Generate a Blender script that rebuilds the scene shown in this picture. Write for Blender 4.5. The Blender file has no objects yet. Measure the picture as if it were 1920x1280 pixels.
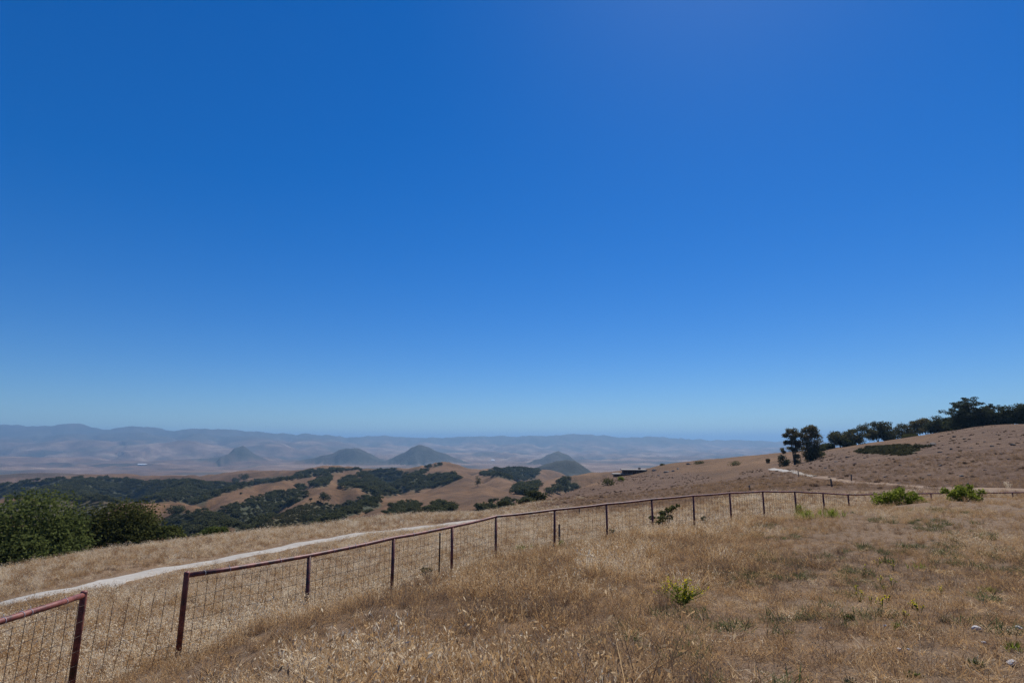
import bpy, bmesh, math, random
import numpy as np
from mathutils import Vector, Matrix

random.seed(7)
RNG = np.random.default_rng(7)
scene = bpy.context.scene
COL = scene.collection
R = math.radians

# ------------------------------------------------------------------ camera
E = 1.65                      # eye height over the knoll the photographer stands on
F = 1067.0                    # focal length in photo pixels (20 mm on 36 mm film, 1920 px wide)
PITCH = math.atan2(185.0, F)
CP, SP = math.cos(PITCH), math.sin(PITCH)

def ray(px, py):
    a = (px - 960.0) / F
    u = (640.0 - py) / F
    return np.array([a, CP - u * SP, SP + u * CP])

def P(px, py, D):
    """point of the place seen at photo pixel (px,py), D metres ahead"""
    d = ray(px, py)
    d = d * (D / d[1])
    return np.array([d[0], d[1], d[2] + E])

def project(x, y, z):
    zz = z - E
    f = y * CP + zz * SP
    u = -y * SP + zz * CP
    f = np.where(f > 1e-3, f, 1e-3)
    return 960 + F * x / f, 640 - F * u / f

cam_d = bpy.data.cameras.new('camera')
cam_d.sensor_width = 36.0
cam_d.lens = 36.0 * F / 1920.0
cam_d.clip_start = 0.1
cam_d.clip_end = 400000
cam = bpy.data.objects.new('camera', cam_d)
COL.objects.link(cam)
cam.location = (0, 0, E)
cam.rotation_euler = (R(90) + PITCH, 0, 0)
scene.camera = cam

# ------------------------------------------------------------------ noise
def _hash(ix, iy, seed):
    h = (ix * 374761393 + iy * 668265263 + seed * 974711) & 0xffffffff
    h = ((h ^ (h >> 13)) * 1274126177) & 0xffffffff
    h = (h ^ (h >> 16)) & 0xffffffff
    return h.astype(np.float64) / 4294967295.0

def vnoise(x, y, seed=0):
    x = np.asarray(x, float); y = np.asarray(y, float)
    ix = np.floor(x).astype(np.int64); iy = np.floor(y).astype(np.int64)
    fx = x - ix; fy = y - iy
    fx = fx * fx * fx * (fx * (fx * 6 - 15) + 10); fy = fy * fy * fy * (fy * (fy * 6 - 15) + 10)
    a = _hash(ix, iy, seed); b = _hash(ix + 1, iy, seed)
    c = _hash(ix, iy + 1, seed); d = _hash(ix + 1, iy + 1, seed)
    return (a * (1 - fx) + b * fx) * (1 - fy) + (c * (1 - fx) + d * fx) * fy * 1.0

def fbm(x, y, seed=0, o=4):
    s = 0; a = 0.5; t = 0
    for i in range(o):
        s = s + a * vnoise(x * 2 ** i + 17.3 * i, y * 2 ** i - 9.1 * i, seed + i); t += a; a *= 0.5
    return s / t          # 0..1

def sstep(a, b, x):
    t = np.clip((x - a) / (b - a), 0, 1)
    return t * t * (3 - 2 * t)

# ------------------------------------------------------------------ fence line (plan + height), used by the terrain too
POSTH = 1.28
D0 = 9.2
fence_top = []        # (px,py,D) of post tops
xs1 = [350, 580, 738, 848, 930]
ys1 = [1078, 1041, 1008, 987, 968]
for k in range(5):
    fence_top.append((xs1[k], ys1[k], D0 * (1 + .228 * k)))
xs2 = [1040, 1137, 1222, 1300, 1368, 1430, 1490, 1543, 1590]
ys2 = [955.5, 945, 936, 929, 924, 921, 921.5, 924, 927]
D4 = fence_top[-1][2]
for k in range(9):
    fence_top.append((xs2[k], ys2[k], D4 * (1 + .067 * (k + 1))))
for px, py, D in [(1668, 925.5, 29.6), (1745, 924.5, 31), (1822, 923.5, 32.3), (1898, 923, 33.6), (1975, 922, 34.8), (2050, 921, 36)]:
    fence_top.append((px, py, D))
left_top = [(157, 1115, 8.0), (-60, 1182, 6.3), (-360, 1270, 4.7)]

# ------------------------------------------------------------------ near terrain: control points (px, py, distance)
CT = [
 # knoll in front
 (960,1280,4.6),(1400,1280,4.5),(1920,1280,4.4),(2300,1280,4.0),(650,1280,5.4),(420,1280,6.3),(230,1280,7.4),(-200,1280,6.6),
 (960,1150,8.6),(1280,1130,8.8),(1600,1130,8.4),(1900,1130,8.0),(700,1150,9.2),(520,1180,9.0),
 (960,1065,14.5),(1200,1030,16),(1400,1010,17),(1600,1000,16),(1850,1000,14.5),
 (1200,1001,20),(1350,980,22),(1540,956,22),(1720,945,22),(1900,940,22),(1750,937,27.5),(1900,936,28.5),(2200,925,28),
 # beyond the fence: pasture with the road, down to the brow
 (0,1205,11.5),(0,1134,17),(0,1082,26),(-250,1230,15),(-250,1150,24),
 (200,1135,15.5),(200,1091,22.5),(200,1036,34),(350,1064,28),(350,1018,42),
 (480,1036,34),(480,1002,54),(600,1013,42),(600,989,66),(720,996,52),(720,973,82),(840,984,60),(840,966,98),(960,978,60),(960,959,112),
 # hidden far side of the brow
 (0,1130,60),(0,1180,110),(-250,1220,70),(200,1085,75),(200,1140,140),(350,1062,95),(480,1040,120),(480,1080,200),(600,1020,140),(720,1000,170),(720,1040,260),(840,985,190),(840,1010,280),(940,975,200),(930,990,300),
 # slope behind the fence up to the house ridge
 (1100,962,58),(1100,948,100),(1085,925,190),(1100,911,255),(1060,923,215),(1010,941,150),(1020,975,260),(1060,960,310),
 (1200,958,52),(1200,938,105),(1200,910,210),(1200,893,310),(1215,878,355),(1130,900,320),(1120,925,400),
 (1300,947,50),(1300,918,120),(1300,890,235),(1300,866,330),(1440,932,40),(1440,905,100),(1440,880,185),(1440,864,255),(1440,850,330),
 (1245,871,345),(1360,858,335),(1215,900,480),(1360,885,480),(1440,880,480),
 (1500,915,60),(1500,892,115),(1490,872,200),(1500,846,325),(1500,875,450),
 (1600,917,55),(1600,907,75),(1600,888,105),(1600,860,150),(1600,844,195),(1600,835,265),(1600,860,400),
 (1700,917,52),(1700,911,66),(1700,880,97),(1700,853,135),(1690,837,185),(1720,819,262),(1700,850,400),
 (1800,918,48),(1800,914,60),(1800,880,86),(1800,840,130),(1795,809,180),(1800,806,260),(1800,840,400),
 (1920,921,44),(1920,918,54),(1920,880,76),(1920,840,112),(1900,797,172),(1920,812,250),(1920,840,380),
 (2250,915,44),(2250,880,66),(2250,790,150),(2250,820,260),
]
for px, py, D in fence_top[:14]:
    p = P(px, py, D); p[2] -= POSTH
    X, Y = project(p[0], p[1], p[2]); CT.append((float(X), float(Y), D))
for px, py, D in left_top:
    p = P(px, py, D); p[2] -= POSTH
    X, Y = project(p[0], p[1], p[2]); CT.append((float(X), float(Y), D))
for px, py, D in fence_top[14:]:
    p = P(px, py, D); p[2] -= POSTH
    X, Y = project(p[0], p[1], p[2]); CT.append((float(X), float(Y), D))

_cp = np.array([P(*c) for c in CT])
_cu = np.stack([np.arctan2(_cp[:, 0], _cp[:, 1]) * 2.4, np.log(np.hypot(_cp[:, 0], _cp[:, 1]))], 1)
_cv = (_cp[:, 2] - E) / np.hypot(_cp[:, 0], _cp[:, 1])

def _tps(d2):
    return 0.5 * d2 * np.log(d2 + 1e-12)

def _fit():
    n = len(_cu)
    d2 = ((_cu[:, None] - _cu[None]) ** 2).sum(-1)
    A = np.zeros((n + 3, n + 3))
    A[:n, :n] = _tps(d2) + np.eye(n) * 6e-4
    Q = np.c_[np.ones(n), _cu]
    A[:n, n:] = Q; A[n:, :n] = Q.T
    b = np.r_[_cv, 0, 0, 0]
    return np.linalg.solve(A, b)
_w = _fit()

# end of the near land in each direction (metres), beyond it the hills take over
_edge_px = np.array([-400, 0, 200, 350, 480, 600, 720, 840, 960, 1010, 1060, 1100, 1200, 1300, 1440, 1600, 1920, 2400])
_edge_D = np.array([35, 40, 50, 60, 75, 90, 110, 130, 150, 175, 245, 285, 375, 380, 380, 300, 260, 240])
_edge_th = np.arctan2((_edge_px - 960) / F, 1.0)

def near_z(x, y):
    th = np.arctan2(x, y); r = np.hypot(x, y) + 1e-6
    out = np.empty_like(r)
    ux = np.clip(th, -1.15, 1.15) * 2.4; uy = np.log(np.clip(r, 3.5, 700))
    n = len(r); m = len(_cu)
    for s in range(0, n, 40000):
        e = min(n, s + 40000)
        d2 = (ux[s:e, None] - _cu[None, :, 0]) ** 2 + (uy[s:e, None] - _cu[None, :, 1]) ** 2
        out[s:e] = _tps(d2) @ _w[:m] + _w[m] + _w[m + 1] * ux[s:e] + _w[m + 2] * uy[s:e]
    ed = np.interp(th, _edge_th, _edge_D) / np.maximum(np.cos(np.clip(th, -1.2, 1.2)), .35)
    out = out - 0.30 * np.maximum(0, np.log(r / ed))
    z = out * r + E
    z = z * sstep(1.5, 5.0, r) + (1 - sstep(1.5, 5.0, r)) * (-0.02 * r)
    back = sstep(1.15, 1.7, np.abs(th))
    z = z * (1 - back) + back * (-0.05 * r - 0.00025 * r * r)
    # unevenness of the pasture
    z = z + (fbm(x / 3.1, y / 3.1, 5, 3) - .5) * .22 * sstep(3, 8, r) + (fbm(x / 17., y / 17., 9, 3) - .5) * np.clip(r / 60, 0, 1.4) * .55
    return z

# ------------------------------------------------------------------ far hills: crest lines (px, py, distance), slope, rounding
RID = []
def ridge(pts, k, c, tag=0, kb=None):
    if tag == 1: k *= 2.0
    if tag == 4: k *= 1.3
    RID.append((np.array([P(*p) for p in pts]), k, c, tag, kb or k))
# blue range on the skyline
ridge([(-500,800,15000),(-200,797,14500),(0,797,14000),(60,798,14000),(110,797,14000),(145,794,13800),(175,800,13800),(205,804,13800),(235,803,13700),(257,797,13600),(290,800,13500),(330,806,13500),(400,803,13500),(440,806,13600),(520,811,13800),(600,814,14000),(640,820,14200)], .22, 120, 3)
ridge([(600,817,15500),(680,819,15500),(760,817,15500),(830,820,15600),(880,817,15700),(930,815,15500),(1000,817,15300),(1060,814,15200),(1100,815,15200),(1150,819,15300),(1220,817,15500),(1260,821,15600),(1340,823,15900),(1440,826,16200),(1560,828,16600),(1800,828,17000),(2400,824,17000)], .2, 100, 3)
# spurs and foothills beneath it
for a, b in [((20,812,12600),(60,834,9600)),((150,808,12500),(120,832,9800)),((260,808,12400),(235,836,9500)),((380,812,12400),(340,830,9700)),((470,815,12400),(520,836,9600)),
             ((580,820,12500),(600,838,10200)),((700,828,13800),(690,842,11200)),((800,828,14000),(830,846,10800)),((900,829,14000),(880,842,11500)),((960,829,14000),(980,843,11300)),((1040,829,14000),(1050,846,11000)),
             ((1110,830,14000),(1130,846,11200)),((1180,832,14000),(1200,850,10500)),((1270,835,14200),(1290,856,10200)),((1360,838,14500),(1370,858,10500)),((1450,841,15000),(1460,858,10800))]:
    m = tuple((np.array(a) * .5 + np.array(b) * .5) + np.array([6, -3, 0]))
    ridge([a, m, b], .20, 60, 2)
ridge([(-200,826,10500),(0,826,10200),(60,828,10000),(120,826,9900),(165,824,9700),(190,830,9300)], .16, 60, 2)
ridge([(200,842,9000),(240,834,9200),(300,830,9300),(340,824,9500),(370,830,9400),(400,838,9100)], .15, 50, 2)
ridge([(-100,853,7000),(0,854,6800),(60,855,6700),(120,857,6500),(190,864,6300)], .13, 40, 2)
ridge([(230,868,6200),(300,864,6500),(350,862,6600),(400,858,6800)], .1, 30, 2)
ridge([(860,848,9000),(920,846,9200),(970,850,9000)], .12, 40, 2)
ridge([(1130,868,7000),(1180,860,7400),(1240,858,7600),(1300,862,7400),(1380,868,7000)], .12, 40, 2)
# volcanic peaks standing in the valley
ridge([(398,859,6400),(418,848,6400),(435,834,6400),(445,841,6400),(470,855,6400),(486,861,6400)], .36, 14, 4)
ridge([(330,863,6500),(352,860,6480),(372,859,6450),(398,858,6400)], .2, 14, 4)
ridge([(604,858,6000),(640,848,6000),(665,839,6000),(682,838,6000),(700,846,6000),(722,860,6000)], .33, 30, 4)
ridge([(735,858,5800),(760,845,5800),(775,835,5800),(787,831,5800),(800,836,5800),(825,848,5800),(846,858,5800)], .34, 18, 4)
ridge([(980,866,5400),(1005,855,5400),(1025,848,5400),(1042,846,5400),(1058,852,5400),(1082,866,5400)], .3, 25, 4)
ridge([(985,884,2600),(1015,876,2600),(1040,865,2600),(1058,861,2600),(1075,862,2600),(1090,871,2600),(1105,884,2600)], .34, 16, 4)
# golden hills
ridge([(-150,889,2000),(0,889,1900),(100,886,1850),(200,887,1850),(300,891,1800),(400,888,1750),(470,882,1700),(540,882,1650)], .17, 20, 1)
ridge([(-150,912,1300),(0,909,1250),(70,899,1250),(160,897,1280),(230,898,1300),(290,904,1250),(345,899,1220),(370,904,1180),(440,905,1150),(490,902,1150)], .3, 14, 1)
ridge([(160,897,1280),(120,915,1000),(60,932,820)], .24, 12, 1)
ridge([(345,899,1220),(330,918,960),(290,930,820)], .28, 10, 1)
ridge([(-100,945,600),(0,940,620),(80,937,650),(150,938,680),(200,945,640)], .24, 10, 1)
ridge([(232,946,560),(280,941,590),(320,941,600),(352,945,570),(385,958,500),(415,968,440)], .27, 8, 1)
ridge([(392,938,700),(425,923,790),(470,913,880),(530,903,980),(580,892,1100),(622,884,1200),(660,880,1320)], .28, 9, 1)
ridge([(480,896,1450),(540,886,1480),(600,874,1500),(640,874,1480),(700,878,1460),(770,876,1450),(812,871,1400),(832,868,1380),(855,873,1340),(885,884,1250)], .26, 12, 1)
ridge([(832,868,1380),(850,885,1050),(870,896,860),(900,908,700)], .26, 9, 1)
ridge([(660,880,1320),(668,892,1060),(690,905,900),(715,925,760)], .26, 8, 1)
ridge([(440,948,620),(470,935,680),(510,926,740),(560,918,800)], .26, 8, 1)
ridge([(560,935,660),(590,922,700),(620,915,720),(650,914,720),(672,917,700),(690,929,640)], .3, 8, 1)
ridge([(622,916,720),(605,930,610),(575,945,520),(545,960,450),(520,975,390),(500,990,340)], .26, 8, 1)
ridge([(1010,932,520),(960,920,560),(905,911,620),(860,909,650),(830,913,640),(770,924,580),(720,935,500),(680,950,430),(640,968,370),(600,990,310)], .28, 8, 1)
ridge([(860,909,650),(850,925,520),(835,940,420),(790,960,320)], .27, 7, 1)
ridge([(960,920,560),(945,932,440),(920,945,340),(880,958,260)], .25, 7, 1)
ridge([(885,884,1250),(930,878,1500),(985,879,1700),(1020,880,1900)], .22, 14, 1)
ridge([(885,884,1250),(925,893,1000),(960,905,800),(985,918,650)], .24, 9, 1)
ridge([(1110,884,900),(1060,890,880),(1030,899,800),(1005,912,680),(985,925,580)], .26, 9, 1)
ridge([(1010,903,800),(1040,897,850),(1080,888,900),(1140,881,900),(1180,878,880),(1260,880,850)], .2, 9, 1)
ridge([(400,985,360),(440,985,330),(460,1000,290)], .25, 8, 1)

for pts_ in [[(905,911,620),(900,929,490),(892,948,360)], [(830,913,640),(815,930,500),(800,950,390)], [(770,924,580),(748,942,440),(722,962,330)], [(430,921,790),(440,934,690),(428,950,590)],
             [(530,903,980),(525,917,860),(507,931,750)], [(622,884,1200),(612,899,1020),(602,913,880)], [(840,870,1360),(805,884,1150),(775,900,980)], [(985,918,650),(965,930,540),(940,946,420)],
             [(600,874,1500),(560,890,1300),(520,899,1150)], [(470,913,880),(455,925,780),(470,940,650)]]:
    ridge(pts_, .24, 6, 1)

def base_z(r):
    return np.interp(np.log(r), np.log([1, 100, 200, 400, 700, 1200, 2200, 4000, 6500, 10000, 14000, 30000]),
                     [-40, -50, -64, -105, -140, -170, -195, -208, -225, -212, -180, -200]) + E

def hills_z(x, y):
    r = np.hypot(x, y) + 1e-6
    best = base_z(np.maximum(r, 1)) ; dist = np.full_like(r, 1e9); tag = np.zeros(len(r))
    wx = (fbm(x / 160, y / 160, 31, 3) - .5); wy = (fbm(x / 160, y / 160, 41, 3) - .5)
    am = np.clip(r * .05, 0, 70)
    X = x + wx * am; Y = y + wy * am
    far = sstep(4500, 8000, r)
    X = X + far * (fbm(x / 1400, y / 1400, 51, 4) - .5) * 900; Y = Y + far * (fbm(x / 1400, y / 1400, 61, 4) - .5) * 900
    for pts, k, c, tg, kb in RID:
        d2 = np.full_like(r, 1e18); zc = np.zeros_like(r)
        lo = pts[:, :2].min(0) - 2600; hi = pts[:, :2].max(0) + 2600
        sel = np.where((X > lo[0]) & (X < hi[0]) & (Y > lo[1]) & (Y < hi[1]))[0]
        if not len(sel): continue
        xs = X[sel]; ys = Y[sel]; dd2 = np.full(len(sel), 1e18); zz = np.zeros(len(sel))
        for i in range(len(pts) - 1):
            ax, ay, az = pts[i]; bx, by, bz = pts[i + 1]
            vx, vy = bx - ax, by - ay
            t = np.clip(((xs - ax) * vx + (ys - ay) * vy) / (vx * vx + vy * vy), 0, 1)
            q = (xs - ax - t * vx) ** 2 + (ys - ay - t * vy) ** 2
            mm = q < dd2
            dd2 = np.where(mm, q, dd2); zz = np.where(mm, az + (bz - az) * t, zz)
        dd = np.sqrt(dd2)
        h = zz - (np.sqrt((k * dd) ** 2 + c * c) - c)
        kk = np.clip(.008 * r[sel], 1.5, 40)
        b0 = best[sel]
        hh = np.clip(.5 + .5 * (h - b0) / kk, 0, 1)
        nb = b0 * (1 - hh) + h * hh + kk * hh * (1 - hh)
        up = h > b0
        tag[sel] = np.where(up, tg, tag[sel]); dist[sel] = np.where(up, dd, np.minimum(dist[sel], dd))
        best[sel] = nb
    n1 = fbm(x / 120, y / 120, 3, 4) - .5
    mid = sstep(180, 420, r) * (1 - sstep(2000, 2400, r))
    g1 = np.abs(2 * fbm(x / 150, y / 210, 71, 3) - 1)
    best = best - mid * (1 - np.exp(-dist / 70)) * 24 * np.exp(-(g1 / .15) ** 2)
    pkm = (tag == 4) * (1 - np.exp(-dist / 120)) * (r < 8000)
    best = best - pkm * 42 * np.exp(-(np.abs(2 * fbm(x / 330, y / 330, 81, 3) - 1) / .2) ** 2) + (tag == 4) * (fbm(x / 70, y / 70, 83, 3) - .5) * 16
    best = best + n1 * np.clip((r - 150) / 500, 0, 1) * 12 * (1 - far) + mid * (fbm(x / 38, y / 38, 7, 3) - .5) * 3.0
    rg = 1 - np.abs(2 * fbm(x / 900, y / 900, 13, 4) - 1)
    best = best + sstep(9000, 12500, r) * (fbm(x / 420, y / 900, 91, 4) - .5) * 110
    best = best - far * (1 - rg) * 400 * (1 - np.exp(-dist / 900))
    return best, tag, dist

def height(x, y, full=False):
    x = np.asarray(x, float).ravel(); y = np.asarray(y, float).ravel()
    r = np.hypot(x, y)
    nz = near_z(x, y)
    hz = np.full_like(nz, -1e5); tag = np.zeros_like(nz); dist = np.full_like(nz, 1e9)
    m = r > 60
    if m.any():
        a, b, c = hills_z(x[m], y[m]); hz[m] = a - (1 - sstep(60, 160, r[m])) * 60; tag[m] = b; dist[m] = c
    k = np.clip(.01 * r, .5, 6)
    h = np.clip(.5 + .5 * (hz - nz) / k, 0, 1)
    z = nz * (1 - h) + hz * h + k * h * (1 - h) * (h > 0) * (h < 1)
    z = np.where(np.hypot(x, y) > 1500, np.where(hz > -1e4, hz, nz), z)
    if full:
        return z, np.where(h > .5, tag, -1), dist
    return z

def gz(x, y):
    return float(height(np.array([x]), np.array([y]))[0])

# ------------------------------------------------------------------ polar terrain sheet
th_front = np.linspace(-.86, .86, 800)
th_l = -np.linspace(.88, math.pi, 44)[::-1]; th_r = np.linspace(.88, math.pi, 44)
TH = np.concatenate([th_l, th_front, th_r[:-1]])
NR = 640
RR = np.concatenate([[0.4, 1.0, 1.6, 2.2], np.exp(np.linspace(math.log(2.7), math.log(19000), NR))])
GT, GR = np.meshgrid(TH, RR)                     # rows: radius
GX = GR * np.sin(GT); GY = GR * np.cos(GT)
GZ, GTAG, GDIST = height(GX, GY, True)
GZ = GZ.reshape(GX.shape); GTAG = GTAG.reshape(GX.shape); GDIST = GDIST.reshape(GX.shape)
tanel = (GZ - E) / GR
RUN = np.maximum.accumulate(tanel, axis=0)
VIS = tanel >= RUN - .0015
PX, PY = project(GX, GY, GZ)
FRONT = (np.abs(GT) < .86)

def inpoly(px, py, poly):
    c = np.zeros(px.shape, bool); n = len(poly); j = n - 1
    for i in range(n):
        xi, yi = poly[i]; xj, yj = poly[j]
        if yi != yj:
            c ^= ((yi > py) != (yj > py)) & (px < (xj - xi) * (py - yi) / (yj - yi) + xi)
        j = i
    return c

def region(poly, d0, d1, wob=1.7):
    n1 = (fbm(GX / (.03 * d1), GY / (.03 * d1), 77, 3) - .5) * wob * 4
    n2 = (fbm(GX / (.03 * d1), GY / (.03 * d1), 87, 3) - .5) * wob * 3
    return inpoly(PX + n1, PY + n2, poly) & VIS & FRONT & (GR > d0) & (GR < d1)

WOODS = [
 ('dark oak woodland covering the long ridge at the left behind the near trees', 600, 1700,
  [[(-60,912),(0,909),(70,899),(160,896),(230,897),(280,904),(345,899),(380,905),(440,904),(480,906),(470,912),(420,923),(390,938),(380,948),(330,940),(260,940),(225,944),(180,938),(100,940),(40,932),(-60,940)]]),
 ('oak woodland running down the dark canyon between the two left golden knolls', 200, 900,
  [[(330,962),(400,960),(440,945),(480,932),(520,922),(562,918),(575,930),(560,940),(530,955),(505,975),(485,992),(470,995),(420,985),(340,1018),(300,985)]]),
 ('dark woodland filling the bowl under the central golden summit', 700, 1500,
  [[(668,890),(690,884),(760,886),(800,880),(792,893),(850,889),(864,896),(840,908),(790,918),(735,927),(716,918),(690,906)]]),
 ('narrow strip of oaks below the crest of the far golden ridge', 900, 1700,
  [[(470,905),(530,895),(575,884),(620,879),(680,878),(680,881),(640,884),(590,892),(540,900),(480,909)],[(690,881),(740,881),(740,883),(690,883)],[(795,876),(823,869),(825,871),(798,878)]]),
 ('dense oak grove on the slope left of the domed golden knoll', 600, 1400,
  [[(583,908),(592,898),(617,890),(620,900),(612,912),(590,914)],[(555,912),(570,908),(575,916),(562,922)],[(632,906),(645,897),(662,897),(680,906),(700,914),(722,928),(705,936),(690,928),(672,914),(640,913)]]),
 ('dark hedge of oaks slanting along the gully under the domed knoll', 250, 800,
  [[(562,985),(585,965),(622,953),(668,938),(692,930),(722,946),(690,957),(650,970),(612,984),(585,992)]]),
 ('round thicket of oaks at the foot of the long golden ridge', 150, 700,
  [[(716,970),(728,955),(745,945),(775,944),(784,949),(770,962),(745,970)]]),
 ('thicket of oaks beside the pasture brow right of the round thicket', 150, 700,
  [[(775,966),(800,953),(820,944),(842,946),(852,958),(846,966)],[(880,962),(920,950),(962,940),(966,946),(935,956)]]),
 ('oak woodland at the foot of the dark conical hill', 500, 2400,
  [[(900,890),(930,879),(985,877),(1012,882),(1005,893),(985,900),(955,899),(925,893)],[(965,916),(985,906),(1010,905),(1008,918),(990,928),(972,924)]]),
 ('band of trees along the gully left of the small hillside tree clump', 150, 900,
  [[(962,952),(985,938),(1005,930),(1018,935),(1000,945),(970,960)],[(1022,922),(1040,912),(1052,897),(1066,896),(1072,908),(1090,911),(1070,918),(1045,921)]]),
]
SCRUB = [  # olive scrub slopes
 (600, 1000, [(0,933),(60,938),(150,940),(220,948),(190,975),(130,985),(60,980),(0,965)]),
 (150, 800, [(485,996),(515,970),(560,948),(585,942),(620,945),(622,955),(585,967),(555,990)]),
 (100, 400, [(425,1010),(445,985),(470,975),(500,985),(480,1005)]),
 (500, 1200, [(700,905),(728,918),(735,930),(715,925)]),
 (100, 260, [(1608,847),(1640,838),(1680,836),(1722,838),(1715,850),(1690,853),(1650,852)]),
]
ROCKY = [(50, 300, [(1480,872),(1540,849),(1600,843),(1700,838),(1760,818),(1800,806),(1890,794),(2000,794),(2000,918),(1800,916),(1700,910),(1640,906),(1560,897)]),
         (75, 420, [(985,958),(1040,928),(1130,902),(1200,882),(1300,880),(1340,900),(1300,925),(1200,950),(1080,962)]),
         (60, 420, [(1380,890),(1440,874),(1500,892),(1570,905),(1620,912),(1500,922),(1400,924),(1330,918)])]
COV = np.zeros(GX.shape + (4,), np.float32)
WOODCELL = []
for lab, d0, d1, polys in WOODS:
    m = np.zeros(GX.shape, bool)
    for p in polys: m |= region(p, d0, d1)
    WOODCELL.append(m); COV[..., 0] = np.maximum(COV[..., 0], m)
for d0, d1, p in SCRUB: COV[..., 1] = np.maximum(COV[..., 1], region(p, d0, d1))
for d0, d1, p in ROCKY: COV[..., 2] = np.maximum(COV[..., 2], region(p, d0, d1, 9))
# brush on the far land: the volcanic peaks, the upper range and scattered patches of the valley
far = GR > 2300
pk = (GTAG == 4) & (GDIST < 520)
COV[..., 1] = np.where(far & pk, np.clip(1.0 - .5 * sstep(.5, .72, fbm(GX / 260, GY / 260, 5, 3)) * (GDIST > 120), 0, 1), COV[..., 1])
COV[..., 0] = np.where(far & pk, np.where(GR < 3300, .95, .4), COV[..., 0])
rng_m = GTAG == 3
zth = np.interp(PX, [0, 600, 850, 1000], [10, -20, -60, -75])
upp = np.where(GR > 8500, sstep(-50, 50, GZ - zth + (fbm(GX / 900, GY / 900, 8, 4) - .5) * 170), 0)
patch = sstep(.55, .63, fbm(GX / 620, GY / 620, 23, 5))
COV[..., 0] = np.where(far & ~pk, np.maximum(upp * .9, patch * .8), COV[..., 0])
def blur(a):
    b = a.copy(); b[1:-1, 1:-1] = (a[1:-1, 1:-1] * 4 + a[:-2, 1:-1] + a[2:, 1:-1] + a[1:-1, :-2] + a[1:-1, 2:]) / 8
    return b
for c in range(3): COV[..., c] = blur(blur(COV[..., c]))
for _ in range(14): COV[..., 2] = blur(COV[..., 2])

# ------------------------------------------------------------------ node helpers
class NT:
    def __init__(s, name):
        s.m = bpy.data.materials.new(name); s.m.use_nodes = True
        s.t = s.m.node_tree; s.t.nodes.clear()
        s.out = s.t.nodes.new('ShaderNodeOutputMaterial')
    def n(s, typ, **kw):
        nd = s.t.nodes.new(typ)
        for k, v in kw.items(): setattr(nd, k, v)
        return nd
    def l(s, a, b): s.t.links.new(a, b)
    def val(s, sock, v):
        if hasattr(v, 'is_output') or isinstance(v, bpy.types.NodeSocket): s.l(v, sock)
        else: sock.default_value = v
    def mix(s, f, a, b, blend='MIX'):
        nd = s.n('ShaderNodeMix', data_type='RGBA', blend_type=blend)
        s.val(nd.inputs[0], f); s.val(nd.inputs[6], a); s.val(nd.inputs[7], b)
        return nd.outputs[2]
    def noise(s, scale, detail=4, vec=None, rough=.55, dist=0):
        nd = s.n('ShaderNodeTexNoise'); nd.inputs['Scale'].default_value = scale; nd.inputs['Detail'].default_value = detail
        nd.inputs['Roughness'].default_value = rough; nd.inputs['Distortion'].default_value = dist
        if vec is not None: s.l(vec, nd.inputs['Vector'])
        return nd.outputs['Fac']
    def ramp(s, f, stops):
        nd = s.n('ShaderNodeValToRGB'); s.l(f, nd.inputs[0]); e = nd.color_ramp.elements
        while len(e) < len(stops): e.new(.5)
        for el, (p, c) in zip(e, stops): el.position = p; el.color = c if len(c) == 4 else (*c, 1)
        return nd.outputs[0]
    def math(s, op, a, b=None, clamp=False):
        nd = s.n('ShaderNodeMath', operation=op); nd.use_clamp = clamp
        s.val(nd.inputs[0], a)
        if b is not None: s.val(nd.inputs[1], b)
        return nd.outputs[0]
    def attr(s, name, typ='GEOMETRY'):
        nd = s.n('ShaderNodeAttribute'); nd.attribute_name = name; nd.attribute_type = typ
        return nd
    def pbr(s, col, rough=.9, bump=None, bstr=.3, bdist=.1, metal=0, spec=.2):
        b = s.n('ShaderNodeBsdfPrincipled')
        s.val(b.inputs['Base Color'], col); s.val(b.inputs['Roughness'], rough); s.val(b.inputs['Metallic'], metal)
        b.inputs['Specular IOR Level'].default_value = spec
        if bump is not None:
            bp = s.n('ShaderNodeBump'); bp.inputs['Strength'].default_value = bstr; bp.inputs['Distance'].default_value = bdist
            s.l(bump, bp.inputs['Height']); s.l(bp.outputs[0], b.inputs['Normal'])
        s.l(b.outputs[0], s.out.inputs[0])
        return s.m

def leafy(name, c1, c2, trans=.35, c3=None):
    """leaves: diffuse plus some light coming through, a little different from leaf to leaf"""
    t = NT(name)
    g = t.n('ShaderNodeNewGeometry')
    oi = t.n('ShaderNodeObjectInfo')
    nz = t.noise(.35, 3, t.n('ShaderNodeTexCoord').outputs['Object'])
    f = t.math('ADD', t.math('MULTIPLY', g.outputs['Random Per Island'], .45), t.math('MULTIPLY', nz, .4))
    f = t.math('ADD', f, t.math('MULTIPLY', oi.outputs['Random'], .25))
    stops = [(.2, c1), (.8, c2)] + ([(.97, c3)] if c3 else [])
    col = t.ramp(f, stops)
    d = t.n('ShaderNodeBsdfDiffuse'); tr = t.n('ShaderNodeBsdfTranslucent'); mx = t.n('ShaderNodeMixShader')
    t.l(col, d.inputs[0]); t.l(col, tr.inputs[0]); mx.inputs[0].default_value = trans
    t.l(d.outputs[0], mx.inputs[1]); t.l(tr.outputs[0], mx.inputs[2]); t.l(mx.outputs[0], t.out.inputs[0])
    return t.m

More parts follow.
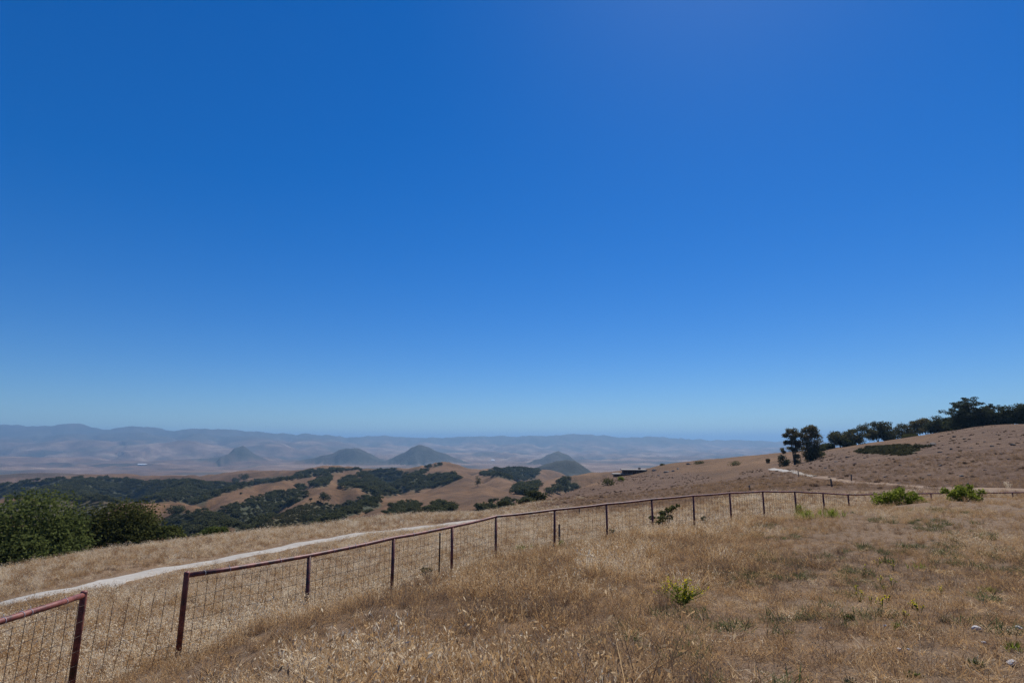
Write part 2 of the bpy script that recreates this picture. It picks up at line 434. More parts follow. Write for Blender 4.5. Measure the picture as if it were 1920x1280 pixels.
# ------------------------------------------------------------------ materials
def mat_field():
    t = NT('dry_pasture_soil')
    v = t.n('ShaderNodeTexCoord').outputs['Object']
    a = t.noise(.35, 5, v); b = t.noise(4.0, 6, v, .65); c = t.noise(30, 4, v, .7)
    base = t.ramp(a, [(.3, (.09, .058, .034)), (.5, (.15, .097, .056)), (.7, (.14, .104, .072))])
    col = t.mix(t.math('MULTIPLY', b, .7), base, (.30, .21, .13, 1))
    sp = t.ramp(c, [(.35, (.45, .42, .4)), (.65, (1.25, 1.2, 1.15))])
    col = t.mix(.8, col, sp, 'MULTIPLY')
    cov = t.attr('cover').outputs['Color']
    sep = t.n('ShaderNodeSeparateColor'); t.l(cov, sep.inputs[0])
    rock = t.mix(t.ramp(t.noise(.5, 5, v, .7), [(.4, (0, 0, 0)), (.62, (1, 1, 1))]), (.076, .039, .020, 1), (.128, .074, .040, 1))
    col = t.mix(sep.outputs[2], col, rock)
    col = t.mix(sep.outputs[1], col, (.075, .075, .035, 1))
    return t.pbr(col, .95, t.noise(9, 6, v, .7), .7, .12)

def mat_hills():
    t = NT('golden_hill_grass')
    v = t.n('ShaderNodeTexCoord').outputs['Object']
    a = t.noise(.012, 6, v, .6); b = t.noise(.11, 6, v, .7); c = t.noise(.6, 4, v, .7)
    base = t.ramp(a, [(.3, (.075, .039, .017)), (.5, (.125, .066, .028)), (.68, (.18, .101, .049))])
    m = t.ramp(b, [(.32, (.42, .40, .36)), (.5, (.95, .93, .9)), (.66, (1.3, 1.28, 1.2))])
    col = t.mix(.7, base, m, 'MULTIPLY')
    col = t.mix(.6, col, t.ramp(c, [(.3, (.6, .6, .6)), (.7, (1.15, 1.15, 1.15))]), 'MULTIPLY')
    cov = t.attr('cover').outputs['Color']
    sep = t.n('ShaderNodeSeparateColor'); t.l(cov, sep.inputs[0])
    rock = t.mix(t.ramp(t.noise(.25, 5, v, .7), [(.42, (0, 0, 0)), (.62, (1, 1, 1))]), (.076, .039, .020, 1), (.128, .074, .040, 1))
    col = t.mix(sep.outputs[2], col, rock)
    col = t.mix(sep.outputs[1], col, t.mix(b, (.05, .05, .024, 1), (.095, .08, .042, 1)))
    col = t.mix(sep.outputs[0], col, (.045, .05, .028, 1))
    return t.pbr(col, .95, t.noise(.35, 6, v, .7), .8, 1.4)

def mat_far():
    t = NT('far_valley_land')
    v = t.n('ShaderNodeTexCoord').outputs['Object']
    a = t.noise(.0022, 6, v, .65); b = t.noise(.012, 5, v, .7)
    base = t.ramp(a, [(.34, (.07, .045, .032)), (.5, (.145, .09, .062)), (.66, (.26, .185, .135))])
    base = t.mix(.5, base, t.ramp(b, [(.3, (.6, .6, .6)), (.7, (1.15, 1.15, 1.15))]), 'MULTIPLY')
    cov = t.attr('cover').outputs['Color']
    sep = t.n('ShaderNodeSeparateColor'); t.l(cov, sep.inputs[0])
    br = t.ramp(t.noise(.016, 7, v, .72), [(.38, (.028, .031, .025)), (.6, (.052, .049, .037)), (.74, (.11, .085, .062))])
    col = t.mix(sep.outputs[1], base, br)
    col = t.mix(t.math('MULTIPLY', sep.outputs[0], .9), col, t.mix(b, (.018, .023, .019, 1), (.04, .041, .031, 1)))
    return t.pbr(col, .95, t.noise(.02, 6, v, .7), .6, 20)

M = {}
M['field'] = mat_field(); M['hills'] = mat_hills(); M['far'] = mat_far()

# ------------------------------------------------------------------ object helpers
def tag(o, label=None, cat=None, group=None, kind=None):
    if label: o['label'] = label
    if cat: o['category'] = cat
    if group: o['group'] = group
    if kind: o['kind'] = kind
    return o

def empty(name, loc, label=None, cat=None, group=None, rz=0):
    o = bpy.data.objects.new(name, None); COL.objects.link(o)
    o.location = loc; o.rotation_euler = (0, 0, rz); o.empty_display_size = .3
    return tag(o, label, cat, group)

def mesh_np(name, V, faces_flat, sizes, smooth=False):
    me = bpy.data.meshes.new(name)
    V = np.asarray(V, np.float32); faces_flat = np.asarray(faces_flat, np.int32); sizes = np.asarray(sizes, np.int32)
    me.vertices.add(len(V)); me.vertices.foreach_set('co', V.ravel())
    me.loops.add(len(faces_flat)); me.loops.foreach_set('vertex_index', faces_flat)
    me.polygons.add(len(sizes))
    st = np.concatenate([[0], np.cumsum(sizes)[:-1]]).astype(np.int32)
    me.polygons.foreach_set('loop_start', st)
    if smooth: me.polygons.foreach_set('use_smooth', np.ones(len(sizes), bool))
    me.update(calc_edges=True)
    return me

def link(name, me, mat=None, parent=None):
    o = bpy.data.objects.new(name, me); COL.objects.link(o)
    if mat is not None and not me.materials: me.materials.append(mat)
    if parent is not None: o.parent = parent
    return o

class MB:
    """collects shapes into one mesh"""
    def __init__(s): s.v = []; s.f = []; s.sm = []
    def add(s, V, Fs, smooth=False):
        o = len(s.v); s.v.extend([tuple(map(float, p)) for p in V])
        for f in Fs: s.f.append([i + o for i in f]); s.sm.append(smooth)
        return s
    def tube(s, pts, rad, n=8, cap=True, smooth=True):
        pts = [Vector(p) for p in pts]; m = len(pts)
        rad = [rad] * m if not hasattr(rad, '__len__') else rad
        V = []; prev = None
        for i, p in enumerate(pts):
            d = (pts[min(i + 1, m - 1)] - pts[max(i - 1, 0)]).normalized()
            if prev is None:
                u = d.orthogonal().normalized()
            else:
                u = (prev - d * prev.dot(d)); u = u.normalized() if u.length > 1e-6 else d.orthogonal().normalized()
            prev = u; w = d.cross(u)
            for j in range(n):
                a = 2 * math.pi * j / n
                V.append(p + (u * math.cos(a) + w * math.sin(a)) * rad[i])
        Fs = []
        for i in range(m - 1):
            for j in range(n):
                k = (j + 1) % n
                Fs.append([i * n + j, i * n + k, (i + 1) * n + k, (i + 1) * n + j])
        s.add(V, Fs, smooth)
        if cap:
            o = len(s.v) - len(V)
            s.f.append([o + j for j in range(n)][::-1]); s.sm.append(False)
            s.f.append([o + (m - 1) * n + j for j in range(n)]); s.sm.append(False)
        return s
    def box(s, c, d, rz=0):
        x, y, z = [k / 2 for k in d]; ca, sa = math.cos(rz), math.sin(rz)
        V = []
        for sx, sy, sz in [(-1,-1,-1),(1,-1,-1),(1,1,-1),(-1,1,-1),(-1,-1,1),(1,-1,1),(1,1,1),(-1,1,1)]:
            a, b = sx * x, sy * y
            V.append((c[0] + a * ca - b * sa, c[1] + a * sa + b * ca, c[2] + sz * z))
        return s.add(V, [[0,3,2,1],[4,5,6,7],[0,1,5,4],[1,2,6,5],[2,3,7,6],[3,0,4,7]])
    def mesh(s, name):
        me = bpy.data.meshes.new(name); me.from_pydata(s.v, [], s.f)
        me.polygons.foreach_set('use_smooth', s.sm); me.update(); return me
    def build(s, name, mat, parent=None): return link(name, s.mesh(name), mat, parent)

# terrain objects, cut where one kind of land becomes the next
def terrain(name, i0, i1, mat, label, cat):
    nt = GX.shape[1]; rows = i1 - i0
    V = np.stack([GX[i0:i1], GY[i0:i1], GZ[i0:i1]], -1).reshape(-1, 3)
    a = np.arange((rows - 1) * nt).reshape(rows - 1, nt)
    b = np.roll(a, -1, axis=1)
    q = np.stack([a, b, b + nt, a + nt], -1)[..., ::-1].reshape(-1)
    sizes = np.full((rows - 1) * nt, 4)
    if i0 == 0:
        q = np.concatenate([q, np.arange(nt)]); sizes = np.append(sizes, nt)
    me = mesh_np(name, V, q, sizes, True)
    at = me.attributes.new('cover', 'FLOAT_COLOR', 'POINT')
    at.data.foreach_set('color', COV[i0:i1].reshape(-1).astype(np.float32))
    o = link(name, me, mat)
    return tag(o, label, cat, kind='structure')
iA = int(np.searchsorted(RR, 400)); iB = int(np.searchsorted(RR, 2250))
iN = int(np.searchsorted(RR, 62))
terrain('ground', 0, iN + 1, M['field'], 'sloping pasture of dry brown soil under the fence and the grass', 'ground')
terrain('hills', iN, iB + 1, M['hills'], 'golden rolling hills with rocky slope and wooded gullies', 'hills')
terrain('mountains', iB, len(RR), M['far'], 'hazy valley with conical peaks and a blue mountain range', 'mountains')

# ------------------------------------------------------------------ find where a photo direction meets the land
def hit(px, py, d0=3.0, d1=16000.0):
    d = ray(px, py); h = math.hypot(d[0], d[1])
    rr = np.exp(np.linspace(math.log(d0), math.log(d1), 1400))
    x = d[0] / h * rr; y = d[1] / h * rr; zr = E + d[2] / h * rr
    g = height(x, y)
    b = np.where(zr <= g)[0]
    i = b[0] if len(b) else len(rr) - 1
    return np.array([x[i], y[i], g[i]])

# ------------------------------------------------------------------ scatter (stuff only)
_libn = [0]
def scatter(name, pts, rot, scl, idx, tint, variants, label, cat):
    me = bpy.data.meshes.new(name); me.vertices.add(len(pts)); me.vertices.foreach_set('co', np.asarray(pts, np.float32).ravel())
    a = me.attributes.new('rot', 'FLOAT_VECTOR', 'POINT'); a.data.foreach_set('vector', np.asarray(rot, np.float32).ravel())
    a = me.attributes.new('scl', 'FLOAT_VECTOR', 'POINT'); a.data.foreach_set('vector', np.asarray(scl, np.float32).ravel())
    a = me.attributes.new('idx', 'INT', 'POINT'); a.data.foreach_set('value', np.asarray(idx, np.int32))
    a = me.attributes.new('tint', 'FLOAT', 'POINT'); a.data.foreach_set('value', np.asarray(tint, np.float32))
    o = link(name, me)
    _libn[0] += 1
    col = bpy.data.collections.new('library_%02d' % _libn[0])
    for i, vm in enumerate(variants):
        col.objects.link(bpy.data.objects.new('v%02d_%02d' % (_libn[0], i), vm))
    ng = bpy.data.node_groups.new(name, 'GeometryNodeTree')
    ng.interface.new_socket('Geometry', in_out='INPUT', socket_type='NodeSocketGeometry')
    ng.interface.new_socket('Geometry', in_out='OUTPUT', socket_type='NodeSocketGeometry')
    N = ng.nodes; L = ng.links
    gi = N.new('NodeGroupInput'); go = N.new('NodeGroupOutput')
    ci = N.new('GeometryNodeCollectionInfo'); ci.inputs['Collection'].default_value = col
    ci.inputs['Separate Children'].default_value = True; ci.inputs['Reset Children'].default_value = True
    ip = N.new('GeometryNodeInstanceOnPoints'); ip.inputs['Pick Instance'].default_value = True
    def na(nm, t):
        q = N.new('GeometryNodeInputNamedAttribute'); q.data_type = t; q.inputs['Name'].default_value = nm
        return [s for s in q.outputs if s.enabled and s.name == 'Attribute'][0]
    er = N.new('FunctionNodeEulerToRotation')
    L.new(na('rot', 'FLOAT_VECTOR'), er.inputs[0]); L.new(er.outputs[0], ip.inputs['Rotation'])
    L.new(na('scl', 'FLOAT_VECTOR'), ip.inputs['Scale']); L.new(na('idx', 'INT'), ip.inputs['Instance Index'])
    L.new(gi.outputs[0], ip.inputs['Points']); L.new(ci.outputs[0], ip.inputs['Instance']); L.new(ip.outputs[0], go.inputs[0])
    mod = o.modifiers.new('scatter', 'NODES'); mod.node_group = ng
    return tag(o, label, cat, kind='stuff')

# ------------------------------------------------------------------ leaf crowns
def leaf_mesh(name, centres, radii, n, size, mat, flat=1.0, seed=0, up=0.25, asp=.62, fill=.55):
    g = np.random.default_rng(seed)
    centres = np.asarray(centres, float); radii = np.asarray(radii, float)
    w = radii ** 2; w /= w.sum()
    c = g.choice(len(centres), n, p=w)
    d = g.normal(size=(n, 3)); d /= np.linalg.norm(d, axis=1)[:, None]
    rr = radii[c] * (fill + (1 - fill) * g.random(n) ** .6) * (1 + .18 * g.normal(size=n))
    p = centres[c] + d * rr[:, None] * np.array([1, 1, flat])
    nr = d * .7 + g.normal(size=(n, 3)) * .75 + np.array([0, 0, up]); nr /= np.linalg.norm(nr, axis=1)[:, None]
    t = np.cross(nr, g.normal(size=(n, 3))); t /= np.linalg.norm(t, axis=1)[:, None]
    b = np.cross(nr, t)
    s = size * (.6 + .8 * g.random(n))[:, None]
    V = np.stack([p - t * s * .5, p + b * s * asp * .5 + nr * s * .08, p + t * s * .5, p - b * s * asp * .5 + nr * s * .08], 1).reshape(-1, 3)
    return mesh_np(name, V, np.arange(4 * n), np.full(n, 4))

def lobes(n, rx, ry, rz, r0, r1, seed, zmin=-.5, hollow=.55):
    """cluster centres through a crown's volume, gaps left between"""
    g = np.random.default_rng(seed); C = []; Rr = []
    while len(C) < n:
        d = g.normal(size=3); d /= np.linalg.norm(d)
        if d[2] < zmin: continue
        q = hollow + (1.12 - hollow) * g.random()
        C.append((d[0] * rx * q, d[1] * ry * q, d[2] * rz * q)); Rr.append(g.uniform(r0, r1))
    return np.array(C), np.array(Rr)

M['oak'] = leafy('oak_leaves', (.05, .06, .018), (.105, .115, .038), .4, (.15, .16, .06))
M['oak_bright'] = leafy('bay_leaves', (.055, .075, .022), (.12, .14, .043), .42, (.19, .20, .075))
M['oak_dark'] = leafy('live_oak_leaves', (.045, .052, .016), (.095, .098, .032), .38, (.14, .14, .05))
M['far_oak'] = leafy('woodland_leaves', (.03, .040, .018), (.105, .105, .048), .32, (.14, .125, .06))
M['euc'] = leafy('eucalyptus_leaves', (.075, .07, .034), (.155, .13, .062), .45, (.2, .15, .07))
M['cypress'] = leafy('cypress_needles', (.036, .046, .026), (.08, .086, .045), .35)
M['pine'] = leafy('pine_needles', (.048, .056, .028), (.105, .10, .048), .4, (.15, .11, .055))
M['shrub'] = leafy('coyote_brush_leaves', (.12, .15, .02), (.24, .27, .045), .48, (.32, .38, .09))
M['sage'] = leafy('sage_leaves', (.07, .085, .05), (.13, .14, .085), .35)

def mat_bark(name, c1, c2):
    t = NT(name); v = t.n('ShaderNodeTexCoord').outputs['Object']
    mp = t.n('ShaderNodeMapping'); t.l(v, mp.inputs[0]); mp.inputs['Scale'].default_value = (4, 4, .8)
    nz = t.noise(3, 5, mp.outputs[0], .65)
    return t.pbr(t.ramp(nz, [(.35, c1), (.65, c2)]), .95, nz, .6, .05)
M['bark'] = mat_bark('grey_bark', (.05, .042, .035), (.14, .12, .10))
M['bark_pale'] = mat_bark('eucalyptus_bark', (.10, .075, .055), (.24, .19, .15))

def limbs(h, r0, tips, seed, fork=.35):
    g = random.Random(seed); mb = MB()
    top = Vector((g.uniform(-.05, .05) * h, g.uniform(-.05, .05) * h, h * fork))
    mb.tube([(0, 0, -.6), (0, 0, 0), Vector((top.x * .4, top.y * .4, h * fork * .5)), top], [r0 * 1.5, r0 * 1.2, r0, r0 * .85], 9)
    for t in tips:
        t = Vector(t); mid = top.lerp(t, .5) + Vector((g.uniform(-1, 1), g.uniform(-1, 1), g.uniform(0, 1))) * .06 * h
        mb.tube([top - Vector((0, 0, .1)), mid, t], [r0 * .55, r0 * .33, r0 * .1], 6)
    return mb

def tree(name, loc, label, h, w, mat, seed, n=3000, leaf=.3, nl=26, cat='tree', group=None, trunk=.3, zc=.62, zr=.38, flat=.8, r=(.16, .28), bark='bark', zmin=-.6, nlimb=9, fill=.55, hollow=.55):
    o = empty(name, loc, label, cat, group)
    C, Rr = lobes(nl, w * .42, w * .42, h * zr, w * r[0], w * r[1], seed, zmin, hollow)
    C[:, 2] += h * zc
    C[:, 2] *= h / (C[:, 2] + Rr * flat * .85).max()
    C[:, :2] *= w * .54 / (np.abs(C[:, :2]) + Rr[:, None] * .85).max()
    tips = [C[i] for i in np.argsort(-Rr)[:nlimb]]
    limbs(h, trunk, tips, seed, .3).build('trunk', M[bark], o)
    link('crown', leaf_mesh('crown', C, Rr, n, leaf, None, flat, seed, fill=fill), M[mat], o)
    return o
# ------------------------------------------------------------------ gravel road across the pasture, and its far end with the dirt track
def spline(pts, n):
    pts = np.asarray(pts, float); t = np.r_[0, np.cumsum(np.linalg.norm(np.diff(pts, axis=0), axis=1))]
    m = np.gradient(pts, t, axis=0); q = np.linspace(0, t[-1], n); out = []
    for s in q:
        i = min(max(int(np.searchsorted(t, s) - 1), 0), len(t) - 2); h = t[i + 1] - t[i]; u = (s - t[i]) / h
        out.append((2*u**3-3*u**2+1)*pts[i] + (u**3-2*u**2+u)*h*m[i] + (-2*u**3+3*u**2)*pts[i+1] + (u**3-u**2)*h*m[i+1])
    return np.array(out)

def ribbon(name, path, width, mat, label, cat, n=240, lift=.05, seed=0):
    c = spline(path, n); tg = np.gradient(c, axis=0); tg /= np.linalg.norm(tg, axis=1)[:, None]
    nv = np.stack([-tg[:, 1], tg[:, 0]], 1); K = 11
    u = np.linspace(-1, 1, K)
    pl = np.r_[0, np.cumsum(np.linalg.norm(np.diff(np.asarray(path), axis=0), axis=1))]; wv = np.interp(np.linspace(0, pl[-1], n), pl if len(width) == len(pl) else np.linspace(0, pl[-1], len(width)), width)
    jag = 1 + .05 * (np.stack([fbm(np.arange(n) / 5., np.full(n, s * 9.), 60 + seed, 3) for s in (0, 1)], 1) - .5) * 2
    off = np.where(u[None] < 0, u[None] * jag[:, :1], u[None] * jag[:, 1:]) * wv[:, None] / 2
    X = c[:, 0:1] + nv[:, 0:1] * off; Y = c[:, 1:2] + nv[:, 1:2] * off
    Z = height(X, Y).reshape(X.shape) + lift * (1 - np.abs(u[None]) ** 6 * 1.6) - .03 * np.exp(-((np.abs(u[None]) - .5) / .2) ** 2)
    V = np.stack([X, Y, Z], -1).reshape(-1, 3)
    a = (np.arange(n - 1)[:, None] * K + np.arange(K - 1)[None]).ravel()
    me = mesh_np(name, V, np.stack([a, a + 1, a + K + 1, a + K], 1).ravel(), np.full(len(a), 4), True)
    at = me.attributes.new('across', 'FLOAT', 'POINT'); at.data.foreach_set('value', np.tile(u, n).astype(np.float32))
    at = me.attributes.new('along', 'FLOAT', 'POINT'); at.data.foreach_set('value', np.repeat(np.linspace(0, 1, n), K).astype(np.float32))
    return tag(link(name, me, mat), label, cat, kind='structure')

def mat_road(name, c1, c2, mid, m0, m1):
    t = NT(name); v = t.n('ShaderNodeTexCoord').outputs['Object']
    col = t.ramp(t.noise(1.3, 6, v, .7), [(.3, c1), (.7, c2)])
    ac = t.math('ABSOLUTE', t.attr('across').outputs['Fac'])
    nz = t.noise(2.2, 4, v)
    k = t.math('LESS_THAN', t.math('ADD', ac, t.math('MULTIPLY', nz, .3)), .3)
    al = t.n('ShaderNodeMapRange'); t.l(t.attr('along').outputs['Fac'], al.inputs[0]); al.inputs[1].default_value = m0; al.inputs[2].default_value = m1
    col = t.mix(t.math('MULTIPLY', k, al.outputs[0]), col, mid)
    e = t.math('GREATER_THAN', t.math('ADD', ac, t.math('MULTIPLY', nz, .35)), 1.08)
    col = t.mix(e, col, (.27, .18, .105, 1))
    return t.pbr(col, .95, t.noise(12, 5, v, .7), .5, .05)
M['gravel'] = mat_road('pale_gravel', (.27, .25, .22), (.38, .355, .315), (.30, .21, .125, 1), .5, .75)
M['dirt'] = mat_road('worn_dirt', (.15, .10, .07), (.22, .15, .10), (.25, .17, .10, 1), 0, .1)
_rw = [(-330, 1214, 14), (-150, 1172, 13), (0, 1134, 12.5), (120, 1108.5, 11), (240, 1083.5, 10), (350, 1061.5, 10), (480, 1037, 10), (560, 1021, 9), (640, 1007.5, 8.5), (720, 997, 8), (790, 989, 7)]
rp = [hit(px, py)[:2] for px, py, t_ in _rw]
_we = []
for _i, (px, py, t_) in enumerate(_rw):
    _d = rp[min(_i + 1, len(rp) - 1)] - rp[max(_i - 1, 0)]; _d = _d / np.linalg.norm(_d); _v = hit(px, py - t_ / 2)[:2] - hit(px, py + t_ / 2)[:2]
    _we.append(abs(float(_d[0] * _v[1] - _d[1] * _v[0])))
print('ROADW', [round(v, 2) for v in _we])
d = rp[-1] - rp[-3]; d /= np.linalg.norm(d)
rp += [rp[-1] + d * 10, rp[-1] + d * 22 + np.array([2., -1.]), rp[-1] + d * 40 + np.array([8, -4.])]
_al = np.r_[0, np.cumsum(np.linalg.norm(np.diff(np.asarray(rp), axis=0), axis=1))]
RW = list(.74 * np.clip(np.polyval(np.polyfit(_al[:len(_we)], _we, 2), _al), .7, 2.8) + np.interp(_al, [0, 8, 16, 30], [.5, .45, .25, .1]))
ribbon('road', rp, RW, M['gravel'], 'pale gravel road crossing the pasture behind the fence', 'road')
rf = [hit(px, py)[:2] for px, py in [(1447, 878.5), (1458, 880.5), (1475, 883.5), (1500, 888), (1527, 893.5)]]
ribbon('road', rf, [2.4, 2.2, 1.8, 1.5, 1.2], M['gravel'], 'short pale stretch of gravel road below the tall twin trees', 'road', 60, .12, 1)
tr = [hit(px, py)[:2] for px, py in [(1529, 894), (1562, 898.5), (1620, 905), (1700, 910), (1800, 916), (1905, 919), (2050, 921)]]
ribbon('path', tr, [2.2, 2.4, 2.6, 2.8], M['dirt'], 'dark dirt track along the foot of the rocky slope', 'track', 120, .08, 2)

# ------------------------------------------------------------------ pipe fence
def mat_pipe():
    t = NT('rusty_red_pipe'); v = t.n('ShaderNodeTexCoord').outputs['Object']
    a = t.noise(6, 5, v, .65); b = t.noise(45, 4, v, .7)
    col = t.ramp(a, [(.34, (.035, .018, .015)), (.5, (.145, .034, .026)), (.64, (.23, .075, .05))])
    col = t.mix(t.ramp(b, [(.62, (0, 0, 0)), (.72, (1, 1, 1))]), col, (.34, .18, .14, 1))
    return t.pbr(col, .55, b, .15, .01, 0, .45)
def mat_plain(name, c1, c2, rough=.8, scale=14, metal=0):
    t = NT(name); v = t.n('ShaderNodeTexCoord').outputs['Object']
    nz = t.noise(scale, 5, v, .65)
    return t.pbr(t.ramp(nz, [(.35, c1), (.65, c2)]), rough, nz, .3, .02, metal, .3)
M['pipe'] = mat_pipe()
M['wire'] = mat_plain('rusted_wire', (.045, .03, .024), (.09, .06, .045), .7, 30)
M['tie'] = mat_plain('galvanised_tie', (.5, .5, .5), (.7, .7, .7), .45, 60)
M['weathered'] = mat_plain('weathered_wood', (.07, .055, .045), (.16, .13, .105), .9, 9)

tops = [P(*q) for q in fence_top]; ltops = [P(*q) for q in left_top]
g0 = P(*fence_top[0]); base0 = Vector((g0[0], g0[1], gz(g0[0], g0[1])))
fence = empty('pipe_fence', base0, 'long rust red pipe fence with wire mesh crossing the dry pasture', 'fence')
def fpart(mb, name, mat):
    o = mb.build(name, mat, fence); o.location = -base0; return o
foot = []
for i, p in enumerate(ltops[::-1] + tops):
    z = gz(p[0], p[1]); jx = random.uniform(-.02, .02)
    b = Vector((p[0] + jx + random.uniform(-.02, .02), p[1] + random.uniform(-.02, .02), z - .35)); t = Vector(p)
    end = i in (2, 3)
    r = .041 if end else .037
    mb = MB()
    top = t + Vector((0, 0, .012 if not end else .05))
    if end:
        mb.tube([b, t + Vector((0, 0, .03)), t + Vector((0, 0, .046)), t + Vector((0, 0, .056)), t + Vector((0, 0, .06))], [r, r, r * .92, r * .6, r * .15], 14)
    else:
        mb.tube([b, t - Vector((0, 0, .01))], r, 12)
    fpart(mb, 'post', M['pipe']); foot.append((Vector((b.x, b.y, z)), t))
nl = len(ltops)
def rail(pts):
    pts = [Vector(p) for p in pts]
    mb = MB(); q = []
    for i in range(len(pts) - 1):
        for s in range(3):
            k = s / 3; sag = -.012 * math.sin(math.pi * k) + random.uniform(-.003, .003)
            q.append(pts[i].lerp(pts[i + 1], k) + Vector((0, 0, sag)))
    q.append(pts[-1])
    mb.tube(q, .036, 12)
    fpart(mb, 'top_rail', M['pipe'])
rail([p for p in ltops[::-1]])
rail(tops[:14]); rail(tops[13:])
# wire mesh, panel by panel
for i in range(len(foot) - 1):
    (f0, t0), (f1, t1) = foot[i], foot[i + 1]
    L = (t1 - t0).length; mb = MB()
    gap = (i == nl - 1)
    nv = max(3, int(L / (.158 if not gap else .17)))
    wr = .0034
    off = (t1 - t0).cross(Vector((0, 0, 1))).normalized() * .04
    lean = random.uniform(-.02, .02)
    far_panel = i > nl + 12
    zt = -.10 if not gap else -.16
    def at(k, h):
        a = f0.lerp(f1, k); b = t0.lerp(t1, k); a = Vector((a.x, a.y, max(a.z, b.z - 1.45)))
        w = math.sin(k * 7 + i) * .012 * (1 - abs(h - .5))
        return a.lerp(b + Vector((0, 0, zt)), h) + off * (1 + w * 20)
    if not far_panel:
        for k in range(1, nv):
            u = k / nv + random.uniform(-.004, .004)
            sl = (.05 if not gap else .1) * random.uniform(.2, 1) / L
            mb.tube([at(u - sl, -.02), at(u, .5), at(u + sl * .4, 1 + random.uniform(0, .02))], wr, 4, False)
    hs_ = [0.0, .13, .26, .40, .54, .68, .82, .985] if not gap else [.1, .3, .52]
    for h in hs_:
        pts = [at(k / 6, h + .008 * math.sin(k * 2.1 + h * 9 + i)) for k in range(7)]
        mb.tube(pts, wr * (.9 if not gap else .6), 4, False)
    fpart(mb, 'wire_mesh', M['wire'])
# pale ties that hold the mesh to the rail
for i, k in [(nl, .72), (nl + 1, .25), (nl + 1, .42), (nl + 1, .5), (nl + 1, .62), (nl + 1, .85), (nl + 2, .3), (nl, .3), (nl, .12), (0, .5), (1, .25), (1, .4), (1, .47), (1, .8)]:
    t0, t1 = foot[i][1], foot[i + 1][1]; c = t0.lerp(t1, k) + Vector((0, 0, -.008)); ax = (t1 - t0).normalized()
    u = Vector((0, 0, 1)); w = ax.cross(u).normalized()
    ring = [c + (u * math.cos(a) + w * math.sin(a)) * .041 for a in [j * math.pi / 6 for j in range(13)]]
    mb = MB().tube(ring, .0026, 5, False); mb.tube([ring[0], ring[0] + Vector((0, 0, .028)) + ax * .008], .0026, 5)
    fpart(mb, 'wire_tie', M['tie'])

def stake(name, px, py0, py1, D, r, mat, label, cat, group=None, lean=(0, 0)):
    t = P(px, py0, D); z = gz(t[0], t[1]); o = empty(name, (t[0], t[1], z), label, cat, group)
    h = t[2] - z
    mb = MB()
    if mat == 'pipe':       # T-section steel stake with studs
        mb.box((0, 0, h / 2 - .15), (.036, .005, h + .3)); mb.box((0, .0185, h / 2 - .15), (.005, .032, h + .3))
        for k in range(10): mb.box((0, -.006, h * (.25 + .07 * k)), (.014, .0095, .012))
        mb.build('stake', M['wire'], o)
    else:
        mb.tube([(0, 0, -.3), (0, 0, 0), (lean[0] * .6, lean[1] * .6, h * .6), (lean[0], lean[1], h - .02), (lean[0], lean[1], h)], [r, r, r * .95, r * .9, r * .6], 9)
        mb.build('post', M[mat], o)
        MB().tube([(lean[0] * .8 - r * 1.1, lean[1] * .8, h * .86), (lean[0] * .8, lean[1] * .8 - r * 1.15, h * .86), (lean[0] * .8 + r * 1.1, lean[1] * .8, h * .86)], .008, 5).build('wire_loop', M['wire'], o)
    return o
stake('steel_stake', 825, 999, 1066, 15.0, 0, 'pipe', 'thin dark steel stake in the mesh just left of a red fence post', 'stake')
stake('wooden_stake', 1048.5, 982, 1012, 20.6, .035, 'weathered', 'short dark wooden stake in pale grass beside a red fence post', 'stake')
gfar = 'old posts along the dirt track'
for px, a, b, lab in [(1558.5, 897, 912, 'old wooden post standing at the bend of the dirt track'), (1595, 889, 902, 'weathered post uphill of the dirt track below scattered rocks'),
                      (1816, 905, 917, 'weathered leaning post beside the track, behind the right hand green bush'), (1497, 883, 893, 'small post beside the pale stretch of gravel road'), (1406, 909, 921, 'post in the brown hollow behind the fence rail')]:
    q = hit(px, b)
    stake('fence_post', px, a, b, q[1], .09, 'weathered', lab, 'post', gfar, (random.uniform(-.1, .1), 0))
q = hit(1086, 966); stake('fence_post', 1086, 953, 966, q[1], .06, 'weathered', 'thin brown post in the pale pasture behind the middle of the fence', 'post', None)

